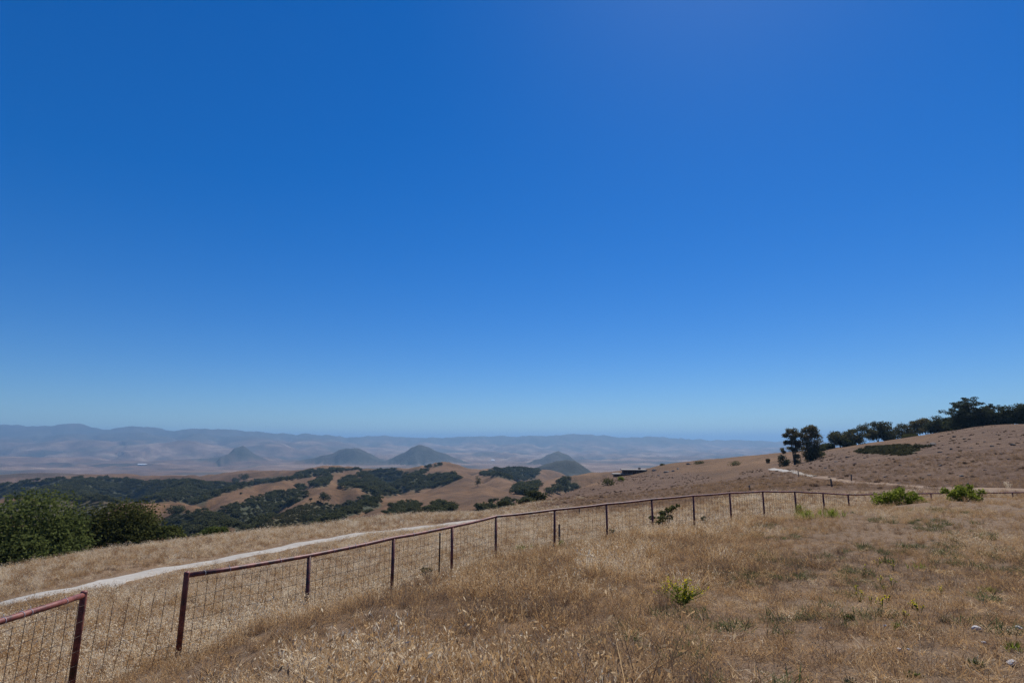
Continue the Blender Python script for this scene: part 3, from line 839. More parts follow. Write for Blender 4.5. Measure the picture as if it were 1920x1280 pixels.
# ------------------------------------------------------------------ house on the ridge
def mat_house():
    M['h_wall'] = mat_plain('dark_stained_wall', (.07, .058, .05), (.11, .09, .075), .8, 2)
    M['h_roof'] = mat_plain('grey_roof_membrane', (.20, .185, .17), (.27, .25, .23), .85, 1.5)
    M['h_fascia'] = mat_plain('brown_fascia', (.13, .10, .08), (.17, .135, .11), .7, 2)
    t = NT('window_glass'); t.pbr((.02, .025, .03, 1), .08, None, spec=.6); M['glass'] = t.m
    M['h_frame'] = mat_plain('pale_frame', (.42, .38, .33), (.5, .46, .41), .6, 4)
mat_house()
def house():
    D = 338; x0 = P(1152, 890, D)[0]; x1 = P(1212, 890, D)[0]; cx = (x0 + x1) / 2; y = D
    zb = gz(cx, y - 2); zt = P(1190, 879.5, D)[2]
    rz = R(-6)
    o = empty('ridge_house', (cx, y, zb), 'low dark modern house with two stepped flat roofs on the ridge', 'house', None, rz)
    top = zt - zb
    uw, lw = 12.6, 9.6
    for nm, cx_, w, zt_, yy, dep in [('upper', 2.0, uw, top, 1.0, 9.0), ('lower', -4.9, lw, top - 2.2, -1.8, 8.0)]:
        MB().box((cx_, yy, (zt_ - .45) / 2 - 2.0), (w, dep, zt_ - .45 + 4.0)).build('wall', M['h_wall'], o)
        rf = MB(); rf.box((cx_, yy - .3, zt_ - .15), (w + 1.6, dep + 1.8, .16)); r_ = rf.build('roof', M['h_roof'], o)
        fb = MB()
        fb.box((cx_, yy - .3 - (dep + 1.8) / 2 - .04, zt_ - .25), (w + 1.76, .08, .5)); fb.box((cx_ - (w + 1.6) / 2 - .04, yy - .3, zt_ - .25), (.08, dep + 1.8, .5)); fb.box((cx_ + (w + 1.6) / 2 + .04, yy - .3, zt_ - .25), (.08, dep + 1.8, .5))
        fb.build('fascia', M['h_fascia'], r_)
        nw = 5 if nm == 'upper' else 4
        for k in range(nw):
            wx = cx_ - w / 2 + w * (k + .5) / nw
            fr = MB(); ww = w / nw - .35; zc = zt_ - 1.65; yf = yy - dep / 2 - .05
            for dx in (-ww / 2, ww / 2): fr.box((wx + dx, yf, zc), (.09, .1, 1.75))
            for dz in (-.92, .92): fr.box((wx, yf, zc + dz), (ww + .09, .1, .09))
            f_ = fr.build('window', M['h_frame'] if False else M['h_fascia'], o)
            MB().box((wx, yf + .01, zc), (ww - .1, .05, 1.74)).build('pane', M['glass'], f_)
    MB().box((5.5, 2.2, top + .35), (1.3, 1.0, 1.1)).build('chimney', M['h_wall'], o)
    return o
house()

# tiny pale farm buildings far down in the valley
M['far_white'] = mat_plain('white_sheet_roof', (.7, .7, .7), (.8, .8, .8), .6, .2)
def far_building(px, py, wpx, label):
    q = hit(px, py + 1.2); w = wpx / F * q[1]
    o = empty('farm_building', q, label, 'building', None, R(random.uniform(-8, 8)))
    MB().box((0, 0, 3), (w, 26, 8)).build('wall', M['far_white'], o)
    h = 7; V = [(-w/2-2, -15, h), (w/2+2, -15, h), (w/2+2, 15, h), (-w/2-2, 15, h), (-w/2-2, 0, h+5), (w/2+2, 0, h+5)]
    MB().add(V, [[0, 1, 5, 4], [2, 3, 4, 5], [0, 4, 3], [1, 2, 5], [3, 2, 1, 0]]).build('roof', M['far_white'], o)
far_building(267, 870.5, 15, 'long white farm building far in the valley left of the first conical peak')
far_building(924, 862, 6, 'tiny white building in the valley right of the steep pointed peak')

# ------------------------------------------------------------------ trees
def tree_at(px, D, top, wpx, label, mat, seed, name='tree', drop=0, **k):
    q = P(px, top, D); g = gz(q[0], q[1]); h = q[2] - g
    return tree(name, (q[0], q[1], g), label, h, wpx / F * math.hypot(q[0], q[1]), M and mat, seed, **k)
# the near oaks behind the pasture brow
tree_at(38, 56, 931, 175, 'big bushy green tree at the left edge of the photo, behind the pasture', 'oak_bright', 11, 'oak_tree', n=40000, leaf=.30, nl=64, fill=.75, hollow=.5, trunk=.36, zc=.58, zr=.44, zmin=-.8, r=(.13, .24), flat=.85)
tree_at(112, 58, 972, 88, 'smaller green tree leaning against the big bushy tree at left', 'oak_bright', 12, 'oak_tree', n=18000, leaf=.29, nl=36, fill=.75, trunk=.22, zc=.56, zr=.44, zmin=-.8, r=(.15, .26))
tree_at(222, 66, 945, 150, 'dark rounded oak with a brownish green crown, right of the bushy green tree', 'oak_dark', 13, 'oak_tree', n=40000, leaf=.29, nl=60, fill=.75, hollow=.5, trunk=.36, zc=.60, zr=.42, zmin=-.8, r=(.13, .23))
tree_at(272, 68, 962, 90, 'oak crown joined to the right side of the dark rounded oak', 'oak', 14, 'oak_tree', n=18000, leaf=.29, nl=36, fill=.75, trunk=.25, zc=.58, zr=.42, zmin=-.8, r=(.15, .25))
tree_at(318, 64, 986, 48, 'small dark tree at the right end of the near oaks', 'oak', 15, 'oak_tree', n=7000, leaf=.28, nl=22, trunk=.16, zc=.56, zr=.44, zmin=-.8, r=(.16, .27))
tree_at(401, 60, 990, 42, 'small yellow green bushy tree peeping over the pasture brow', 'oak_bright', 16, 'oak_tree', n=5000, leaf=.26, nl=18, trunk=.12, zc=.6, zr=.4, r=(.17, .28))
tree_at(376, 59, 1000, 26, 'low green bush left of the yellow green bushy tree', 'oak_bright', 17, 'oak_tree', n=2600, leaf=.26, nl=12, trunk=.1, zc=.6, zr=.4, r=(.18, .3))

def cluster_tree(name, px, D, top, wpx, label, mat, seed, clusters, leaf, n, trunks, bark, tr=.22, cat='tree', group=None, flat=.8, fill=.45):
    """tree drawn by its leaf clusters: (x, z, r) as fractions of its width and height"""
    q = P(px, top, D); g = gz(q[0], q[1]); h = q[2] - g; w = wpx / F * math.hypot(q[0], q[1])
    o = empty(name, (q[0], q[1], g), label, cat, group); rg = np.random.default_rng(seed)
    C = []; Rr = []
    for x, z, r in clusters:
        for _ in range(3):
            C.append((x * w + rg.normal() * r * w * .4, rg.normal() * w * .2, z * h + rg.normal() * r * w * .3)); Rr.append(r * w * rg.uniform(.75, 1.2) * (1.2 if bark == 'bark_pale' else 1))
    C = np.array(C); Rr = np.array(Rr); C[:, 2] *= h / (C[:, 2] + Rr * flat * .8).max()
    mb = MB()
    for x0, x1, z1 in trunks:
        a = Vector((x0 * w, 0, -.5)); b = Vector((x0 * w, 0, 0)); c = Vector(((x0 * .6 + x1 * .4) * w, rg.normal() * .04 * w, z1 * h * .5)); e = Vector((x1 * w, rg.normal() * .05 * w, z1 * h))
        mb.tube([a, b, c, e], [tr * 1.25, tr, tr * .75, tr * .35], 8)
    for i in range(0, len(C), 2):
        x0, x1, z1 = trunks[i % len(trunks)]
        k = rg.uniform(.45, .9); st = Vector((x0 * w * (1 - k) + x1 * w * k, 0, z1 * h * k))
        mb.tube([st, st.lerp(Vector(C[i]), .55) + Vector((0, 0, .1)), Vector(C[i])], [tr * .35, tr * .22, tr * .08], 5)
    mb.build('trunk', M[bark], o)
    link('crown', leaf_mesh('crown', C, Rr, int(n * 2.1), leaf * 1.1, None, flat, seed, fill=fill), M[mat], o)
    return o
# twin eucalyptus on the slope at right
cluster_tree('eucalyptus_tree', 1484, 206, 803, 25, 'shorter left one of the twin tall trees with bare trunks above the gravel road', 'euc', 21,
    [(-.1,.93,.17),(.15,.9,.18),(-.3,.8,.17),(.1,.78,.2),(.35,.82,.15),(-.38,.62,.16),(-.1,.62,.17),(.25,.6,.17),(.4,.5,.13),(-.2,.45,.15),(.1,.42,.15),(-.7,.42,.10),(-.62,.35,.10),(.05,.25,.14),(.15,.1,.15)], .42, 2600, [(0,-.15,.8),(.1,.2,.75),(.06,0,.6)], 'bark_pale')
cluster_tree('eucalyptus_tree', 1516, 206, 797, 32, 'taller right one of the twin tall trees with bare trunks above the gravel road', 'euc', 22,
    [(-.15,.95,.16),(.1,.95,.15),(-.33,.86,.13),(.28,.88,.15),(0,.8,.16),(.38,.75,.14),(-.28,.7,.14),(.15,.66,.16),(.4,.58,.14),(-.36,.52,.14),(-.05,.52,.16),(.25,.42,.16),(-.2,.35,.17),(.05,.28,.2),(-.15,.15,.2),(.2,.15,.18),(.0,.05,.2)], .42, 3800, [(-.05,-.2,.85),(.03,.1,.85),(.1,.3,.75),(0,0,.6)], 'bark_pale')
tree_at(1469, 196, 852, 17, 'small dark pointed conifer at the foot of the twin tall trees', 'cypress', 23, 'small_conifer', n=1500, leaf=.35, nl=20, trunk=.12, zc=.45, zr=.5, zmin=-.9, r=(.2, .3))
tree_at(1534, 215, 846, 20, 'low green bush against the right side of the twin tall trees', 'oak', 24, 'bush', cat='bush', n=1200, leaf=.35, nl=12, trunk=.1, zc=.5, zr=.45, zmin=-.7, r=(.2, .3))
gR = 'dark trees along the right hand ridge'
def ridge_tree(px, D, top, wpx, label, mat, seed, kind='round', **k):
    if kind == 'round':
        return tree_at(px, D, top, wpx, label, mat, seed, 'ridge_tree', n=int(2.4 * k.get('n', 2600)), leaf=.55, nl=k.get('nl', 24), trunk=.25, zc=k.get('zc', .6), zr=k.get('zr', .38), zmin=k.get('zmin', -.6), r=(.13, .24), flat=.7, group=gR)
ridge_tree(1550, 262, 832, 26, 'lowest tree of the ridge row, just right of the twin tall trees', 'oak_dark', 30, n=1500, zmin=-.9)
ridge_tree(1573, 262, 809, 36, 'rounded dark tree, second of the ridge row right of the twin trees', 'pine', 31, zmin=-.85)
cluster_tree('ridge_tree', 1607, 264, 797, 42, 'broad flat topped dark tree in the middle of the ridge row', 'pine', 32, [(-.4,.72,.16),(-.2,.86,.15),(.05,.93,.15),(.25,.9,.14),(.42,.75,.13),(-.3,.55,.17),(0,.62,.18),(.3,.55,.17),(-.1,.35,.2),(.2,.3,.2),(-.35,.3,.17)], .5, 2800, [(0,-.2,.8),(.05,.2,.75)], 'bark', group=gR, flat=.6)
cluster_tree('ridge_tree', 1642, 266, 790, 32, 'airy dark tree with open rounded top, left of a wide low ridge tree', 'pine', 33, [(-.25,.9,.16),(.05,.95,.16),(.3,.9,.15),(.42,.75,.14),(-.4,.72,.14),(0,.75,.15),(.3,.6,.15),(-.2,.55,.16),(.1,.4,.2),(-.25,.25,.22),(.25,.22,.22)], .5, 2400, [(0,-.15,.85),(.02,.2,.8)], 'bark', group=gR, flat=.7)
ridge_tree(1664, 268, 810, 24, 'small dark tree filling the gap between two taller ridge trees', 'oak_dark', 34, n=1500, zmin=-.9)
cluster_tree('ridge_tree', 1688, 268, 794, 50, 'wide low spreading tree on the ridge left of the umbrella topped tree', 'pine', 35, [(-.3,.8,.14),(-.1,.93,.12),(.12,.88,.13),(.32,.82,.13),(.45,.68,.1),(-.42,.55,.14),(-.15,.6,.16),(.15,.6,.16),(.38,.48,.13),(-.25,.3,.18),(.05,.28,.2),(.3,.22,.18)], .5, 3000, [(0,-.2,.7),(.05,.25,.75)], 'bark', group=gR, flat=.6)
cluster_tree('ridge_tree', 1733, 262, 784, 42, 'umbrella topped tree with a reddish brown crest on the ridge', 'euc', 36, [(-.35,.8,.14),(-.15,.92,.14),(.1,.95,.14),(.3,.9,.13),(.42,.8,.11),(-.42,.6,.14),(0,.72,.15),(.3,.6,.14),(-.3,.35,.17),(.05,.35,.2),(.35,.3,.17)], .5, 2600, [(0,-.15,.8),(.06,.15,.8)], 'bark', group=gR, flat=.55)
ridge_tree(1757, 250, 791, 34, 'dense dark tree right of the umbrella topped tree', 'cypress', 37, n=2600, zmin=-.9)
ridge_tree(1776, 235, 783, 36, 'dense dark tree at the left foot of the tall tiered cypress', 'cypress', 38, n=2600, zmin=-.9)
for i_, (px_, D_, tp_, w_, lab_) in enumerate([(1590, 258, 823, 26, 'low dark undergrowth filling the gap left of the broad flat topped tree'), 
        (1708, 258, 818, 26, 'low dark undergrowth left of the umbrella topped tree'), (1793, 222, 790, 34, 'low dark undergrowth at the left foot of the tiered cypress'), (1532, 255, 838, 22, 'low dark bush where the ridge row begins')]):
    ridge_tree(px_, D_, tp_, w_, lab_, 'oak_dark', 120 + i_, n=1500, zmin=-.95, zr=.5, zc=.45)
cyp = lambda seed, n: [(x, z, r) for z, hw, r in [(.97,.04,.05),(.9,.10,.07),(.82,.2,.08),(.73,.32,.085),(.64,.3,.085),(.55,.42,.09),(.46,.38,.09),(.36,.46,.1),(.26,.42,.11),(.15,.45,.13)][:n] for x in np.random.default_rng(seed).uniform(-hw, hw, 1 + int(hw * 11))]
cluster_tree('cypress_tree', 1814, 208, 745, 64, 'tallest dark cypress with layered branches on the right hand ridge', 'cypress', 39, cyp(2, 10), .42, 6500, [(0,.02,.97),(-.03,-.2,.7),(.04,.22,.65)], 'bark', .35, 'tree', gR, .45)
cluster_tree('cypress_tree', 1849, 208, 757, 42, 'pointed cypress leaning on the right side of the tallest cypress', 'cypress', 40, cyp(5, 10), .42, 4200, [(0,.02,.97),(.05,.2,.6)], 'bark', .28, 'tree', gR, .5)
ridge_tree(1833, 212, 780, 60, 'dark undergrowth tree between the two cypresses', 'cypress', 46, n=3000, zmin=-.9)
ridge_tree(1868, 206, 776, 40, 'dark low tree right of the pointed cypress', 'cypress', 41, n=2600, zmin=-.9)
ridge_tree(1886, 206, 770, 30, 'dark tree in the notch near the right edge of the photo', 'oak_dark', 42, n=2400, zmin=-.9)
ridge_tree(1912, 204, 758, 50, 'tall rounded dark tree at the right edge of the photo', 'cypress', 43, n=4000, zmin=-.9)
ridge_tree(1955, 202, 762, 60, 'dark tree mostly cut off by the right edge', 'cypress', 44, n=3000, zmin=-.9)

# trees one can tell apart on the golden hills
gH = 'single oaks dotted over the golden hills'
def far_tree(px, base, top, wpx, label, mat='far_oak', seed=0, group=gH):
    q = hit(px, base); h = max(2.5, (base - top) / F * q[1]) ; w = wpx / F * q[1]
    return tree('oak_tree', q, label, h, w, mat, seed, n=900, leaf=max(.4, w * .09), nl=14, trunk=.2, zc=.55, zr=.42, zmin=-.7, r=(.2, .3), group=group)
for i, a in enumerate([(457, 905, 891, 16, 'pair of tall dark trees merged on the skyline of the left golden ridge'), (442, 906, 896, 14, 'rounded dark tree left of the tall pair on the golden ridge'),
    (452, 927.5, 924, 5, 'tiny lone tree on the upper left golden slope'), (513, 942, 938, 6, 'lone tree on the edge of the golden slope above the canyon'), (582, 940, 935, 6, 'lone tree on the left flank of the domed knoll'),
    (505, 938, 929, 16, 'clump on the lower edge of the golden slope'), (330, 962, 948, 30, 'grey green clump in the middle of the left golden knoll'), (352, 963, 961, 8, 'little bush right of the grey green clump on the knoll'),
    (606, 946, 924, 22, 'brushy clump in the fold on the domed knoll'), (568, 975, 966, 14, 'round tree on the olive scrub slope'), (920, 943, 936, 10, 'small tree on the near golden ridge above the fence'),
    (896, 912, 893, 12, 'slanting clump in the notch of the right golden ridge'), (1062, 922, 893, 17, 'tall dark tree standing on the hillside left of the house'), (1046, 924, 908, 20, 'low spreading tree left of the tall hillside tree'), (1080, 916, 908, 16, 'low shrub right of the tall hillside tree'),
    (1030, 928, 914, 18, 'low dark tree at the left end of the hillside clump')]):
    far_tree(*a, seed=60 + i)
for i, a in enumerate([(1139, 910, 896, 26, 'dark shrub at the left end of the ridge house', 'oak_dark'), (1164, 902, 894, 12, 'bright green bush in front of the ridge house', 'shrub'), (1312, 869, 865, 20, 'dark bush on the crest right of the ridge house', 'oak_dark'),
    (1375, 872.5, 867.5, 26, 'dark shrub on the brown crest below the skyline', 'oak_dark'), (1242, 872, 869.5, 9, 'small shrub on the skyline above the rocks', 'oak_dark'), (1440, 868, 860, 8, 'small reddish shrub left of the twin tall trees', 'euc')]):
    q = hit(a[0], a[1]); w = a[3] / F * q[1]; h = (a[1] - a[2]) / F * q[1]
    tree('shrub', q, a[4], h, w, a[5], 90 + i, n=700, leaf=.35, nl=12, cat='shrub', trunk=.08, zc=.5, zr=.42, zmin=-.7, r=(.2, .3))

# ------------------------------------------------------------------ bushes and weeds near the fence
def bush(name, px, base, top, wpx, label, mat, seed, n, leaf, D=None, shape=None, cat='bush', group=None, nl=16, fl=.8):
    q = hit(px, base) if D is None else P(px, base, D)
    if D is not None: q[2] = gz(q[0], q[1])
    rr_ = math.hypot(q[0], q[1]); h = (base - top) / F * rr_; w = wpx / F * rr_
    o = empty(name, q, label, cat, group); g = np.random.default_rng(seed)
    if shape: C = np.array([(x * w, g.normal() * .12 * w, z * h) for x, z, r in shape]); Rr = np.array([r * w for x, z, r in shape])
    else:
        C, Rr = lobes(nl, w * .40, w * .40, h * .45, w * .10, w * .18, seed, -.3, .4); C[:, 2] += h * .42; Rr = np.minimum(Rr, h * .4)
    mb = MB()
    for c in C:
        mb.tube([(c[0] * .12, c[1] * .12, -.05), (c[0] * .5, c[1] * .5, c[2] * .55), tuple(c)], [.014, .010, .004], 5)
    mb.build('stem', M['bark'], o)
    link('foliage', leaf_mesh('foliage', C, Rr, n, leaf, None, fl, seed, fill=.35), M[mat], o)
    return o
bush('bush', 1692, 957, 931, 84, 'wider left one of the two bright green bushes in front of the fence', 'shrub', 1, 2600, .085, D=23.5,
     shape=[(-.42,.2,.1),(-.3,.35,.13),(-.18,.5,.13),(-.12,.85,.08),(0,.6,.14),(.05,.9,.07),(.14,.5,.14),(.28,.55,.09),(.3,.3,.13),(.42,.2,.1),(0,.25,.16),(-.2,.2,.14),(.2,.2,.14)])
bush('bush', 1810, 953, 929, 64, 'right one of the two bright green bushes in front of the fence', 'shrub', 2, 2000, .085, D=22.5,
     shape=[(-.4,.6,.09),(-.25,.45,.12),(-.1,.65,.13),(-.08,.92,.08),(.1,.6,.14),(.28,.5,.11),(.38,.55,.08),(0,.3,.16),(-.2,.2,.14),(.2,.22,.14)])
bush('sapling', 1240, 992, 934, 60, 'small leaning tree with dark leaves growing against the middle of the fence', 'oak', 3, 900, .075, D=22.6, cat='sapling',
     shape=[(-.2,.55,.11),(-.05,.6,.13),(.08,.7,.13),(.22,.8,.12),(.36,.88,.11),(.5,.93,.07),(.2,.62,.1),(-.08,.45,.1),(.15,.2,.1),(.28,.22,.08)], fl=.6)
bush('weed_bush', 1319, 979, 958, 16, 'small pale green weed bush behind the fence between two posts', 'sage', 4, 320, .06, D=29.5)
bush('weed_bush', 1147, 1007, 985, 18, 'grey green weed growing beside the foot of a fence post', 'sage', 5, 420, .055, D=20.6)
bush('weed_bush', 1052, 1022, 1003, 16, 'low green weed at the foot of the short wooden stake', 'shrub', 6, 380, .05, D=19.0)
bush('dry_bush', 801, 1064, 1028, 30, 'tangled brown dead bush against the mesh beside the thin steel stake', 'euc', 7, 260, .05, D=15.2)

# ------------------------------------------------------------------ rocks
M['rock'] = mat_plain('weathered_rock', (.13, .105, .09), (.27, .23, .195), .95, 1.6)
M['rock_dark'] = mat_plain('lichen_dark_rock', (.06, .05, .045), (.16, .13, .11), .95, 1.4)
M['stone'] = mat_plain('pale_limestone', (.40, .37, .34), (.66, .63, .6), .9, 20)
def rock_mesh(seed):
    bm = bmesh.new(); bmesh.ops.create_icosphere(bm, subdivisions=3, radius=1)
    g = np.random.default_rng(seed); dirs = g.normal(size=(9, 3)); dirs /= np.linalg.norm(dirs, axis=1)[:, None]; off = g.uniform(.55, .9, 9)
    for v in bm.verts:
        c = np.array(v.co); 
        for d_, o_ in zip(dirs, off):
            k = c @ d_ - o_
            if k > 0: c = c - d_ * k * .9
        c *= 1 + .10 * (float(fbm(np.array([c[0] * 2 + seed]), np.array([c[1] * 2 + c[2] * 3]), seed, 3)[0]) - .5) * 2
        v.co = c
    me = bpy.data.meshes.new('rock'); bm.to_mesh(me); bm.free(); return me
RM = [rock_mesh(s) for s in range(6)]
RM2 = [m.copy() for m in RM]; RM3 = [m.copy() for m in RM]
for m in RM: m.materials.append(M['rock'])
for m in RM2: m.materials.append(M['rock_dark'])
for m in RM3: m.materials.append(M['stone'])
def rock(q, w, hgt, dark, label, group, rng=random, lib=None, name='rock', cat='rock'):
    o = bpy.data.objects.new(name, (lib or (RM2 if dark else RM))[rng.randrange(6)]); COL.objects.link(o)
    o.location = (q[0], q[1], q[2] + hgt * .12); o.scale = (w / 2, w / 2 * rng.uniform(.6, 1), hgt / 2 * 1.2); o.rotation_euler = (rng.uniform(-.25, .25), rng.uniform(-.25, .25), rng.uniform(0, 6.28))
    return tag(o, label, cat, group)
for px, py, w, h, lab in [(1250, 885.5, 12, 4.5, 'broad pale rock outcrop on the brown slope right of the ridge house'), (1262, 883.5, 7, 4, 'small rock at the right end of the broad outcrop'), (1271, 879.5, 7, 4, 'pale rock higher on the slope right of the broad outcrop'),
                          (1226, 883, 9, 5, 'dark rock just right of the ridge house'), (1291, 870, 9, 3, 'flat pale rock lying near the skyline'), (1235, 892, 6, 3, 'small rock below the broad outcrop')]:
    q = hit(px, py); rock(q, w / F * q[1], h / F * q[1], False, lab, None)
gK = 'dark rocks scattered over the right hand slope'
for px, py, w, h, lab in [(1562, 883, 10, 4, 'flat dark rock low on the slope right of the twin trees'), (1581, 881.5, 8, 3, 'dark rock right of the flat dark rock low on the slope'), (1603, 871, 8, 5, 'upright dark rock in the middle of the lower slope'),
                          (1749, 834, 16, 6, 'largest dark rock right of the green patch on the slope'), (1737, 836, 8, 4, 'dark rock touching the left of the largest dark rock')]:
    q = hit(px, py); rock(q, w / F * q[1], h / F * q[1], True, lab, gK)
rr2 = random.Random(5)
spots = [(1802,893),(1891,898),(1730,898),(1735,881),(1765,872),(1825,841),(1827,868),(1850,881),(1792,820),(1807,822),(1650,862),(1618,860),(1632,868),(1714,885),(1745,890),(1700,893),(1880,852),(1895,862),(1862,838),(1845,829),(1905,880),(1780,858),(1760,849),(1722,862),(1688,873),(1665,882),(1640,886),(1590,858),(1570,866),(1548,878),(1900,836),(1870,816),(1845,812),(1912,822),(1784,843),(1797,868),(1818,884),(1842,858),(1866,870),(1660,896),(1685,905),(1775,905),(1835,906)]
for px, py in spots:
    q = hit(px + rr2.uniform(-3, 3), py + rr2.uniform(-1.5, 1.5)); s = rr2.uniform(4, 10) / F * q[1]
    rock(q, s, s * rr2.uniform(.3, .55), True, 'small dark weathered rock half sunk in the grey brown rocky slope', gK, rr2)
gS = 'pale stones lying in the foreground grass'
for px, py, w, lab in [(1725, 1174, 9, 'white stone in the trampled grass at right, highest of the pale stones'), (1832, 1183, 17, 'long white stone near the right edge'), (1685, 1224, 14, 'white angular stone low at the right beside a smaller one'), (1703, 1222, 8, 'smaller white stone beside the angular one'),
                       (1475, 1221, 10, 'white stone in dry grass below the yellow flowering bush'), (1375, 1201, 6, 'little white stone right of the yellow flowering bush'), (1846, 1209, 9, 'pale stone below the long white stone'), (1912, 1182, 14, 'pale stone at the right edge'),
                       (694, 1155, 8, 'round cream stone in the grass right of the third fence post'), (552, 1204, 7, 'pale stone in the grass at lower left'), (1899, 1249, 20, 'large pale flat stone in the lower right corner'), (1540, 1181, 8, 'pale stone left of the white highest stone'), (1660, 1178, 8, 'flat pale stone left of the highest white stone')]:
    q = hit(px, py); s = w / F * math.hypot(q[0], q[1]) * .7; q[2] += .02
    rock(q, s, s * .55, False, lab, gS, rr2, RM3, 'stone', 'stone')

# ------------------------------------------------------------------ flowering weeds
M['stemg'] = leafy('green_stems', (.10, .15, .03), (.20, .25, .06), .3)
t = NT('yellow_petals'); d_ = t.n('ShaderNodeBsdfDiffuse'); d_.inputs[0].default_value = (.72, .60, .02, 1); tr_ = t.n('ShaderNodeBsdfTranslucent'); tr_.inputs[0].default_value = (.72, .6, .02, 1)
mx_ = t.n('ShaderNodeMixShader'); mx_.inputs[0].default_value = .35; t.l(d_.outputs[0], mx_.inputs[1]); t.l(tr_.outputs[0], mx_.inputs[2]); t.l(mx_.outputs[0], t.out.inputs[0]); M['petal'] = t.m
def mustard(px, base, top, wpx, label, seed, ns, nleaf, nfl, group=None, fs=.022):
    q = hit(px, base); rr_ = math.hypot(q[0], q[1]); h = (base - top) / F * rr_ * 1.05; w = wpx / F * rr_
    o = empty('mustard_plant', q, label, 'flowering plant', group); g = np.random.default_rng(seed); mb = MB(); C = []
    for i in range(ns):
        a = g.uniform(0, 6.28); k = g.uniform(.1, 1) ** .8; hh = h * g.uniform(.4, 1) * (1 - .4 * k)
        tip = np.array([math.cos(a) * k * w / 2, math.sin(a) * k * w / 2, hh])
        mb.tube([(0, 0, -.02), tip * np.array([.35, .35, .5]), tip], [.006, .0045, .002], 4)
        for j in range(3):
            s = g.uniform(.5, .9); b = tip * np.array([s * .9, s * .9, s]); e = b + np.array([g.normal() * .05 * w, g.normal() * .05 * w, h * .16]) ; mb.tube([b, e], [.003, .0015], 4); C.append(e)
        C.append(tip)
    mb.build('stem', M['stemg'], o); C = np.array(C)
    low = np.array([(g.normal() * .1 * w, g.normal() * .1 * w, h * g.uniform(.08, .45)) for _ in range(10)])
    if nleaf: link('foliage', leaf_mesh('foliage', low, np.full(10, w * .13), nleaf, .045, None, 1, seed, fill=.1, asp=.4), M['shrub'], o)
    if nfl: link('flowers', leaf_mesh('flowers', C, np.full(len(C), .028), nfl, fs, None, 1.4, seed + 1, fill=.1, up=.8, asp=.9), M['petal'], o)
    return o
mustard(1280, 1136, 1083, 96, 'tall yellow flowering bush with green leaves in the middle of the dry grass', 3, 26, 420, 380, None, .018)
gM = 'small yellow flowers scattered in the grass at right'
for i, (px, py) in enumerate([(1606,1100),(1612,1117),(1651,1085),(1660,1102),(1672,1090),(1634,1122),(1648,1124),(1665,1118),(1722,1134),(1727,1140),(1698,1150),(1764,1104),(1625,1068),(1646,1050),(1676,1060),(1615,1110),(1655,1130),(1711,1128)]):
    mustard(px, py + 12, py - 6, 16, 'spindly weed with tiny yellow flowers among the dry grass at right', 40 + i, 3, 0, 12, gM, .018)
mustard(1163, 1286, 1268, 30, 'small yellow flower cut by the bottom edge, right one of two', 71, 4, 40, 20, None, .02)
mustard(1121, 1290, 1272, 24, 'small yellow flower cut by the bottom edge, left one of two', 72, 3, 30, 14, None, .02)

def weed(px, base, wpx, hpx, label, seed, mat='shrub', group=None, nb=70):
    """tuft of upright green blades"""
    q = hit(px, base); rr_ = math.hypot(q[0], q[1]); w = wpx / F * rr_; h = hpx / F * rr_
    g = np.random.default_rng(seed); V = []; Fq = []
    for i in range(nb):
        a = g.uniform(0, 6.28); rad = min(abs(g.normal()), 1.4) * w * .22; x, y = rad * math.cos(a), rad * math.sin(a)
        hh = h * g.uniform(.45, 1.05); l = g.uniform(.15, .6) * hh; b = g.uniform(0, 6.28); dx, dy = math.cos(b), math.sin(b); bw = g.uniform(.004, .009)
        ux, uy = -dy * bw, dx * bw; o = len(V)
        for s, k in ((0, 1), (.5, .9), (1, .1)):
            cx, cy_, cz = x + dx * l * s * s, y + dy * l * s * s, hh * s * (1 - .2 * s) - .02
            V += [(cx - ux * k, cy_ - uy * k, cz), (cx + ux * k, cy_ + uy * k, cz)]
        Fq += [o, o + 1, o + 3, o + 2, o + 2, o + 3, o + 5, o + 4]
    o = link('weed_tuft', mesh_np('weed_tuft', V, Fq, np.full(len(Fq) // 4, 4)), M[mat]); o.location = q
    return tag(o, label, 'weed', group)
gW = 'green weed tufts in the trampled grass at right'
for i, (px, py, w, h, lab) in enumerate([(1592,1162,26,16,'dark green weed tuft in the trampled grass left of the white stones'), (1686,1180,20,18,'green weed tuft left of the highest white stone'), (1772,1166,18,14,'low green weed patch above the long white stone'), (1834,1254,34,22,'yellow green grass tuft near the bottom right corner'),
    (1902,1222,26,20,'grey green weed by the right edge of the photo'), (1594,1284,24,18,'bright green weed cut by the bottom edge'), (1715,1270,34,16,'bright green weed low at the right'), (1480,1187,18,10,'small dark weed right of the yellow flowering bush'), (1700,1216,14,8,'tiny green weed behind the angular white stone'),
    (1665,1056,50,14,'patch of dark green weeds in the middle distance at right'), (1730,1066,60,12,'long low patch of green weeds right of the dark green patch'), (1620,1082,30,10,'small green patch left of the yellow flowers'), (1860,1010,40,14,'grey green weed patch at the right edge, middle distance'), (1856,1110,44,14,'dull green weeds near the right edge above the long stone')]):
    weed(px, py, w, h, lab, 200 + i, ['oak_bright', 'shrub', 'sage'][i % 3], gW)
for i, (px, py, w, h, n, lab) in enumerate([(1515,972,60,22,200,'yellow green weeds in front of the fence corner, left part'), (1560,968,60,20,180,'yellow green weeds in front of the fence corner, right part'), (1500,962,24,22,90,'taller green weed at the foot of a fence post near the corner'), (978,1036,40,20,160,'fresh yellow green grass clump at the fence left of the wooden stake'), (1000,1032,24,16,90,'small green grass clump close to a fence post')]):
    weed(px, py, w, h, lab, 300 + i, 'shrub', 'green weeds along the fence', n)

